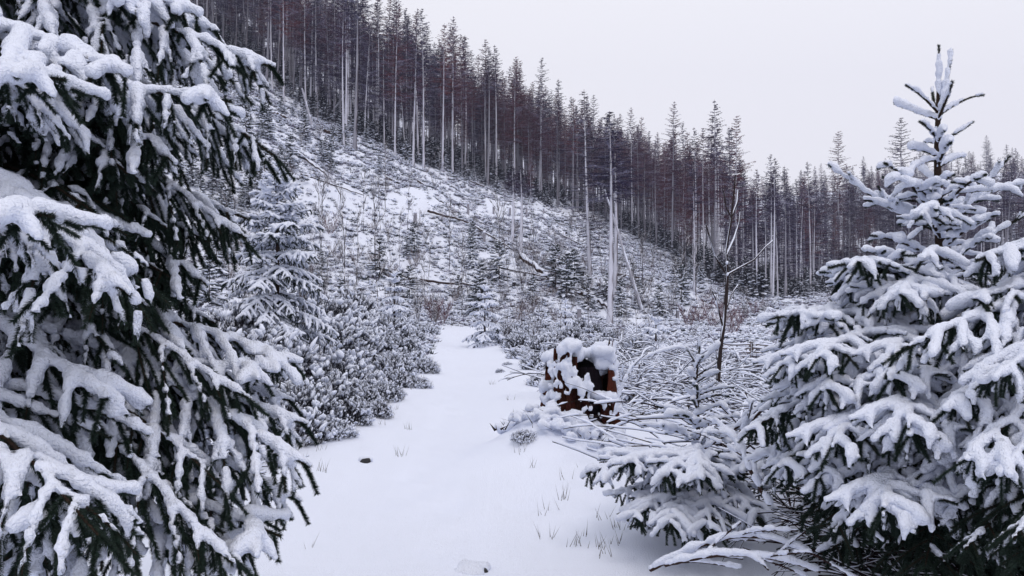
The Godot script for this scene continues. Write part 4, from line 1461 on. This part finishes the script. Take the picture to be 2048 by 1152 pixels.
	var arms3 := [
		[1374, 695, 5.6, 728, 1.5], [1440, 690, 5.5, 730, 1.5], [1410, 712, 5.4, 735, 1.5], [1378, 742, 5.5, 760, 1.5], [1432, 722, 5.7, 752, 1.5], [1437, 745, 5.5, 765, 1.5], [1383, 765, 5.4, 780, 1.5],
		[1432, 765, 5.5, 785, 1.5], [1466, 775, 5.4, 792, 1.5], [1462, 792, 5.3, 803, 1.5], [1370, 780, 5.6, 795, 1.5], [1402, 772, 5.2, 797, 1.5], [1380, 800, 5.3, 815, 1.5],
		[1318, 812, 5.5, 850, 1.5], [1338, 828, 5.3, 850, 1.5], [1455, 805, 5.6, 830, 1.5], [1475, 832, 5.5, 855, 1.5],
		[1280, 850, 5.4, 880, 1.5], [1320, 850, 5.7, 880, 1.5], [1500, 850, 5.5, 890, 1.5], [1550, 865, 5.6, 900, 1.5], [1440, 870, 5.0, 880, 1.5],
		[1180, 950, 5.2, 910, 1.2], [1260, 930, 5.0, 920, 1.2], [1340, 960, 4.8, 900, 1.2], [1420, 960, 4.7, 900, 1.5], [1530, 940, 5.0, 910, 1.2],
		[1290, 1040, 4.8, 960, 1.5], [1360, 1060, 4.6, 960, 1.5], [1450, 1060, 4.6, 950, 1.5], [1530, 1040, 4.8, 960, 1.2], [1230, 990, 5.4, 950, 0.9],
	]
	for k in arms3.size():
		var t: Array = arms3[k]
		bough(s, see(1393, t[3], 5.6), see(t[0], t[1], t[2]), t[4], k % 2, 1 if k < 13 else (2 if k < 22 else 0))
	for k in 14:
		var y := rg.randf_range(0.05, 0.5)
		var a := rg.randf() * TAU
		var root := b3 + Vector3(0, y, 0)
		bough(s, root, root + Vector3(cos(a), -0.15, sin(a)) * rg.randf_range(0.3, 0.5), 0.3, rg.randi() % 2)

# ------------------------------------------------------------------ stump, brambles and small things
func foreground() -> void:
	var ball := unit_ball(2)
	var sc := ground(0.68, 8.7)
	sc.y -= 0.2
	var o := thing("rotten_stump", "broken red-brown rotten stump capped and plastered with snow beside the path", "stump", sc)
	var rg := RandomNumberGenerator.new()
	rg.seed = 31
	var core := MB.new()
	core.tube(PackedVector3Array([Vector3(0.05, -0.1, 0), Vector3(0.05, 0.4, 0), Vector3(0.05, 0.72, 0)]), PackedFloat32Array([0.34, 0.27, 0.2]), 12, lin(0.012, 0.011, 0.013))  # near-black core paints the shade inside the hollow stump
	part("hollow_shade_core", core.mesh(), [M.rotten_wood], o)
	var f := Field.new(Vector3(-1.1, -0.3, -0.9), Vector3(1.0, 1.2, 1.1), 0.0155, 0.022)
	var angles := [183.0, 160.0, 128.0, 108.0, 88.0, 62.0, 36.0, 12.0, -14.0, -45.0, -80.0, -115.0, -150.0]
	var tops := [0.72, 0.5, 0.98, 1.06, 0.80, 0.3, 0.6, 1.08, 0.94, 0.86, 0.9, 0.97, 0.9]
	for k in angles.size():
		var a := deg_to_rad(angles[k])
		var wide := rg.randf_range(0.05, 0.09)
		var out := Vector3(cos(a), 0, sin(a))
		var side := Vector3(-sin(a), 0, cos(a))
		var slab := MB.new()
		var tone := 1.55 if k in [0, 7] else rg.randf_range(0.35, 0.95)
		var rows := 11
		var grid := []
		for layer in 2:
			for j in rows + 1:
				for u in 5:
					var t := float(j) / rows
					var uu := u / 2.0 - 1.0
					var y: float = -0.08 + tops[k] * t * (1.0 - (0.0 if j < rows - 2 else absf(sin(u * 2.3 + k * 1.7)) * 0.16))
					var q := Vector3(0.05, y, 0) + out * (0.37 + 0.16 * pow(1.0 - t, 3.0) - uu * uu * 0.03 - layer * 0.05 + rg.randf_range(-0.016, 0.016)) + side * (uu * wide * (1.0 - 0.2 * t) + rg.randf_range(-0.012, 0.012))
					grid.append(q)
		var n1 := (rows + 1) * 5
		for j in rows:
			for u in 4:
				var e := j * 5 + u
				var sh := tone * rg.randf_range(0.55, 1.35)
				var cc := lin(0.078 * sh, 0.028 * sh, 0.020 * sh)
				slab.quad(grid[e], grid[e + 1], grid[e + 6], grid[e + 5], cc)
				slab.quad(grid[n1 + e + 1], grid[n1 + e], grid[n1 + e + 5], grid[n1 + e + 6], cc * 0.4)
			for u in [0, 4]:
				var e: int = j * 5 + u
				slab.quad(grid[e], grid[e + 5], grid[n1 + e + 5], grid[n1 + e], lin(0.1 * tone, 0.03 * tone, 0.018 * tone))
		part("bark_slab", slab.mesh(), [M.rotten_wood], o)
		var top: Vector3 = grid[rows * 5 + 2]
		for j in 4:
			var c: Vector3 = top - out * 0.03 + side * wide * (j - 1.0) * 0.8 + Vector3(0, rg.randf_range(-0.06, 0.04), 0)
			f.cap(c, c - out * rg.randf_range(0.05, 0.2), rg.randf_range(0.025, 0.055), rg.randf_range(0.03, 0.06))
		# snow driven onto its face
		if out.z > -0.4:
			for j in 52:
				if rg.randf() < (0.8 if angles[k] > 80.0 and angles[k] < 130.0 else 0.4):
					var row := rg.randi_range(0, rows - 1)
					var c: Vector3 = grid[row * 5 + rg.randi_range(0, 4)] + out * 0.005
					f.cap(c, c + Vector3(rg.randf_range(-0.03, 0.03), rg.randf_range(0.0, 0.07), 0), rg.randf_range(0.010, 0.026), rg.randf_range(0.010, 0.026))
	f.cap(Vector3(-0.2, 0.80, 0.02), Vector3(0.3, 0.86, 0), 0.05, 0.055)
	f.cap(Vector3(0.05, 0.83, -0.2), Vector3(0.02, 0.84, 0.2), 0.08, 0.07)
	# the drift heaped on the roots at the left
	for k in 190:
		var a := rg.randf_range(PI * 0.15, PI * 1.25)
		var q := rg.randf_range(0.42, 0.8)
		var c := Vector3(0.05 + cos(a) * q, 0, sin(a) * q)
		c.y = land(sc.x + c.x, sc.z + c.z) - sc.y + rg.randf_range(-0.02, 0.10) * (1.2 - q)
		f.cap(c, c + Vector3(rg.randf_range(-0.06, 0.06), 0.01, rg.randf_range(-0.05, 0.05)), rg.randf_range(0.016, 0.045), rg.randf_range(0.014, 0.04))
	part("snow", f.mesh(lumps, 0.020).mesh(), [M.snow], o).set_meta("kind", "stuff")

	o.scale = Vector3(1.08, 1.16, 1.05)
	var deb := MB.new()
	for k in 60:
		var a := rg.randf_range(PI * 0.1, PI * 1.25)
		var q := rg.randf_range(0.45, 0.9)
		var c := Vector3(0.05 + cos(a) * q, 0, sin(a) * q)
		c.y = land(sc.x + c.x, sc.z + c.z) - sc.y + 0.02
		var d := Vector3(rg.randf_range(-1, 1), rg.randf_range(0.0, 0.9), rg.randf_range(-1, 1)).normalized()
		var w := d.cross(Vector3(rg.randf_range(-1, 1), 1, rg.randf_range(-1, 1))).normalized() * rg.randf_range(0.003, 0.014)
		deb.tri(c - w, c + w, c + d * rg.randf_range(0.06, 0.16), lin(0.03, 0.02, 0.018))
	part("bark_litter", deb.mesh(), [M.twigs], o).set_meta("kind", "stuff")

	# brambles, twigs and dead stalks on the right
	var tangles := []
	for k in 5:
		tangles.append(make_tangle(400 + k, [26, 22, 30, 24, 20][k], [1.5, 1.2, 1.7, 1.3, 1.0][k], [0.55, 0.4, 0.65, 0.5, 0.35][k], 0.0150, lin(0.026, 0.016, 0.015)))
	var thin := []
	for k in 3:
		thin.append(make_tangle(430 + k, 85, 1.1, 0.45, 0.0045, lin(0.020, 0.012, 0.012)))
	var spots := []
	for d in [3.6, 4.3, 5.0, 5.8, 6.6, 7.4, 8.3, 9.3, 10.4, 11.6, 13.0, 14.5, 16.5, 18.5]:
		var x0 := path_x(d) + path_half(d) + 0.75
		if d < 8.0:
			x0 += 0.95
		else:
			x0 += 1.9 if d < 9.8 else 1.2
		for k in 5:
			var x: float = x0 + k * 0.85 + rng.randf_range(-0.2, 0.3)
			if x < d * 0.72 + 0.8:
				spots.append([x, d + rng.randf_range(-0.3, 0.3)])
	for s in spots:
		var where := "under the right-hand spruces" if s[1] < 6.0 else ("right of the stump" if s[1] < 10.0 else "behind the stump")
		var q := thing("bramble_tangle", "snow-lined tangle of arching brown bramble stems %s" % where, "bramble", ground(s[0], s[1]), "bramble tangles " + where)
		q.rotation.y = rng.randf() * TAU
		q.scale = Vector3.ONE * rng.randf_range(0.75, 1.1)
		copies_of(tangles[rng.randi() % 5] if s[1] > 6.2 else thin[rng.randi() % 3], q)
	# twigs under the left tree
	for s in [[-2.9, 6.6], [-3.2, 5.8], [-3.6, 7.2], [-3.0, 7.8]]:
		var q := thing("bramble_tangle", "low snowy twigs under the left spruce's boughs at the path's edge", "bramble", ground(s[0], s[1]), "snowy twigs under the left spruce")
		q.rotation.y = rng.randf() * TAU
		q.scale = Vector3.ONE * 0.7
		copies_of(tangles[rng.randi() % 5], q)

	# long stems that stick out of the tangle
	var stems := [
		[[1395, 905, 5.3], [1480, 850, 5.2], [1560, 780, 5.0], [1620, 740, 4.9], "long dark snowy stem slanting up from the small spruce"],
		[[1480, 865, 5.0], [1530, 815, 4.9], [1590, 770, 4.9], [1640, 735, 4.9], "second slanting stem beside the long dark one"],
		[[1230, 830, 8.0], [1250, 760, 8.0], [1290, 715, 8.1], [1380, 690, 8.3], "bent bramble arching up right of the stump"],
		[[1300, 1140, 3.9], [1420, 1085, 3.8], [1520, 1075, 3.7], [1620, 1105, 3.6], "fallen snowy branch along the bottom right foreground"],
		[[1540, 1010, 4.0], [1500, 940, 4.1], [1470, 880, 4.2], [1440, 850, 4.3], "bare brown stem rising before the small spruce"],
		[[1330, 1130, 3.8], [1440, 1110, 3.7], [1560, 1120, 3.6], [1640, 1145, 3.6], "lower fallen snowy branch at the bottom right edge"],
	]
	for s in stems:
		var at := see(s[0][0], s[0][1], s[0][2])
		var q := thing("loose_branch", s[4], "branch", at)
		var c := Curve3D.new()
		for k in 4:
			c.add_point(see(s[k][0], s[k][1], s[k][2]) - at, Vector3.ZERO, Vector3.ZERO)
		for k in range(1, 3):
			var t := (c.get_point_position(k + 1) - c.get_point_position(k - 1)) * 0.18
			c.set_point_in(k, -t); c.set_point_out(k, t)
		c.bake_interval = 0.04
		var p := c.get_baked_points()
		var r := PackedFloat32Array()
		var w := MB.new()
		var sf2 := []
		for k in p.size():
			r.append(lerpf(0.011, 0.004, float(k) / p.size()) * rng.randf_range(0.85, 1.2))
		w.tube(p, r, 6, lin(0.04, 0.024, 0.022))
		var twigs := [p]
		for k in 7:
			var j := rng.randi_range(1, p.size() - 2)
			var t := (p[j + 1] - p[j]).normalized()
			var tw := curve(p[j], t + Vector3(rng.randf_range(-0.8, 0.8), rng.randf_range(-0.3, 0.7), rng.randf_range(-0.8, 0.8)), rng.randf_range(0.1, 0.35), -0.3, 0.05, rng)
			var rt := PackedFloat32Array()
			for m in tw.size():
				rt.append(0.004)
			w.tube(tw, rt, 5, lin(0.035, 0.022, 0.02))
			twigs.append(tw)
		var lo := Vector3.ONE * 9.0
		var hi := Vector3.ONE * -9.0
		for j in twigs.size():
			var tw: PackedVector3Array = twigs[j]
			for k in tw.size() - 1:
				lo = lo.min(tw[k] - Vector3.ONE * 0.08); hi = hi.max(tw[k] + Vector3.ONE * 0.08)
				if rng.randf() < 0.12:
					continue
				var rr := rng.randf_range(0.009, 0.02) * (1.0 if j == 0 else 0.7)
				sf2.append([tw[k] + Vector3(0, rr * 0.8, 0), tw[k + 1] + Vector3(0, rr * 0.8, 0), rr])
		var fld := Field.new(lo, hi, 0.011, 0.012)
		for c2 in sf2:
			fld.cap(c2[0], c2[1], c2[2], c2[2] * rng.randf_range(0.7, 1.2))
		part("stem", w.mesh(), [M.twigs], q)
		part("snow", fld.mesh(lumps, 0.006).mesh(), [M.snow], q).set_meta("kind", "stuff")

	# stones in the path
	var st := thing("path_stone", "small dark stone showing through the snow on the left of the path", "stone", on_land(731, 926))
	var sm := MB.new()
	sm.blob(Vector3(0, 0.005, 0), Basis(Vector3(0.055, 0.0, 0), Vector3(0.01, 0.035, 0), Vector3(0, 0, 0.06)), ball, 0.12, rg, Color.WHITE)
	part("rock", sm.mesh(), [M.stone], st)
	var sf := Field.new(Vector3(-0.16, -0.06, -0.16), Vector3(0.16, 0.12, 0.16), 0.012, 0.02)
	sf.cap(Vector3(-0.05, 0.015, -0.05), Vector3(0.04, 0.02, -0.045), 0.035, 0.03)
	part("snow", sf.mesh(fine, 0.004).mesh(), [M.snow], st)
	var s2 := thing("path_stone", "low snow-covered stone at the bottom edge of the path", "stone", on_land(935, 1140) - Vector3(0, 0.02, 0))
	var m2 := MB.new()
	m2.blob(Vector3(0, 0.0, 0), Basis(Vector3(0.13, 0.01, 0), Vector3(0.0, 0.035, 0), Vector3(0, 0, 0.07)), ball, 0.1, rg, Color.WHITE)
	part("rock", m2.mesh(), [M.stone], s2)
	var f2 := Field.new(Vector3(-0.3, -0.08, -0.25), Vector3(0.3, 0.2, 0.25), 0.015, 0.03)
	for k in 14:
		var c := Vector3(rg.randf_range(-0.07, 0.09), rg.randf_range(0.0, 0.02), rg.randf_range(-0.06, 0.075))
		f2.cap(c, c + Vector3(rg.randf_range(-0.04, 0.04), 0, rg.randf_range(-0.03, 0.03)), rg.randf_range(0.03, 0.055), rg.randf_range(0.03, 0.05))
	part("snow", f2.mesh(lumps, 0.012).mesh(), [M.snow], s2)

	# blades of dead grass that stand out of the snow
	var tufts := [[625, 1095], [735, 845], [815, 860], [690, 850], [640, 900], [780, 835], [800, 912], [1085, 1030], [1105, 1020], [1175, 1075], [1190, 1100], [1240, 1060], [1165, 940], [745, 800], [825, 780], [660, 800], [610, 880], [1125, 1000], [1040, 905], [1215, 1110], [845, 755], [700, 770], [585, 905], [600, 925], [620, 860], [655, 880], [675, 835], [705, 865], [715, 830], [765, 850], [790, 820], [640, 945], [1060, 940], [1130, 960], [1205, 1040], [1150, 1095], [1090, 1075], [1230, 1090], [880, 735], [985, 770], [1020, 800]]
	for k in tufts.size():
		var p := on_land(tufts[k][0], tufts[k][1])
		var where := "on the left of the path" if tufts[k][0] < 1000 else "on the right of the path"
		var q := thing("grass_tuft", "few thin dead grass blades standing out of the snow %s" % where, "grass", p, "grass blades " + where)
		var g := MB.new()
		for j in (3 if k in [0, 7, 8, 12] else rg.randi_range(4, 11)):
			var d := Vector3(rg.randf_range(-0.5, 0.5), 1, rg.randf_range(-0.5, 0.5)).normalized()
			var a := Vector3(rg.randf_range(-0.06, 0.06), -0.02, rg.randf_range(-0.06, 0.06))
			var w := Vector3(0.0022, 0, 0.001)
			g.tri(a - w, a + w, a + d * rg.randf_range(0.06, 0.17), lin(0.07, 0.055, 0.045))
		part("blades", g.mesh(), [M.twigs], q)
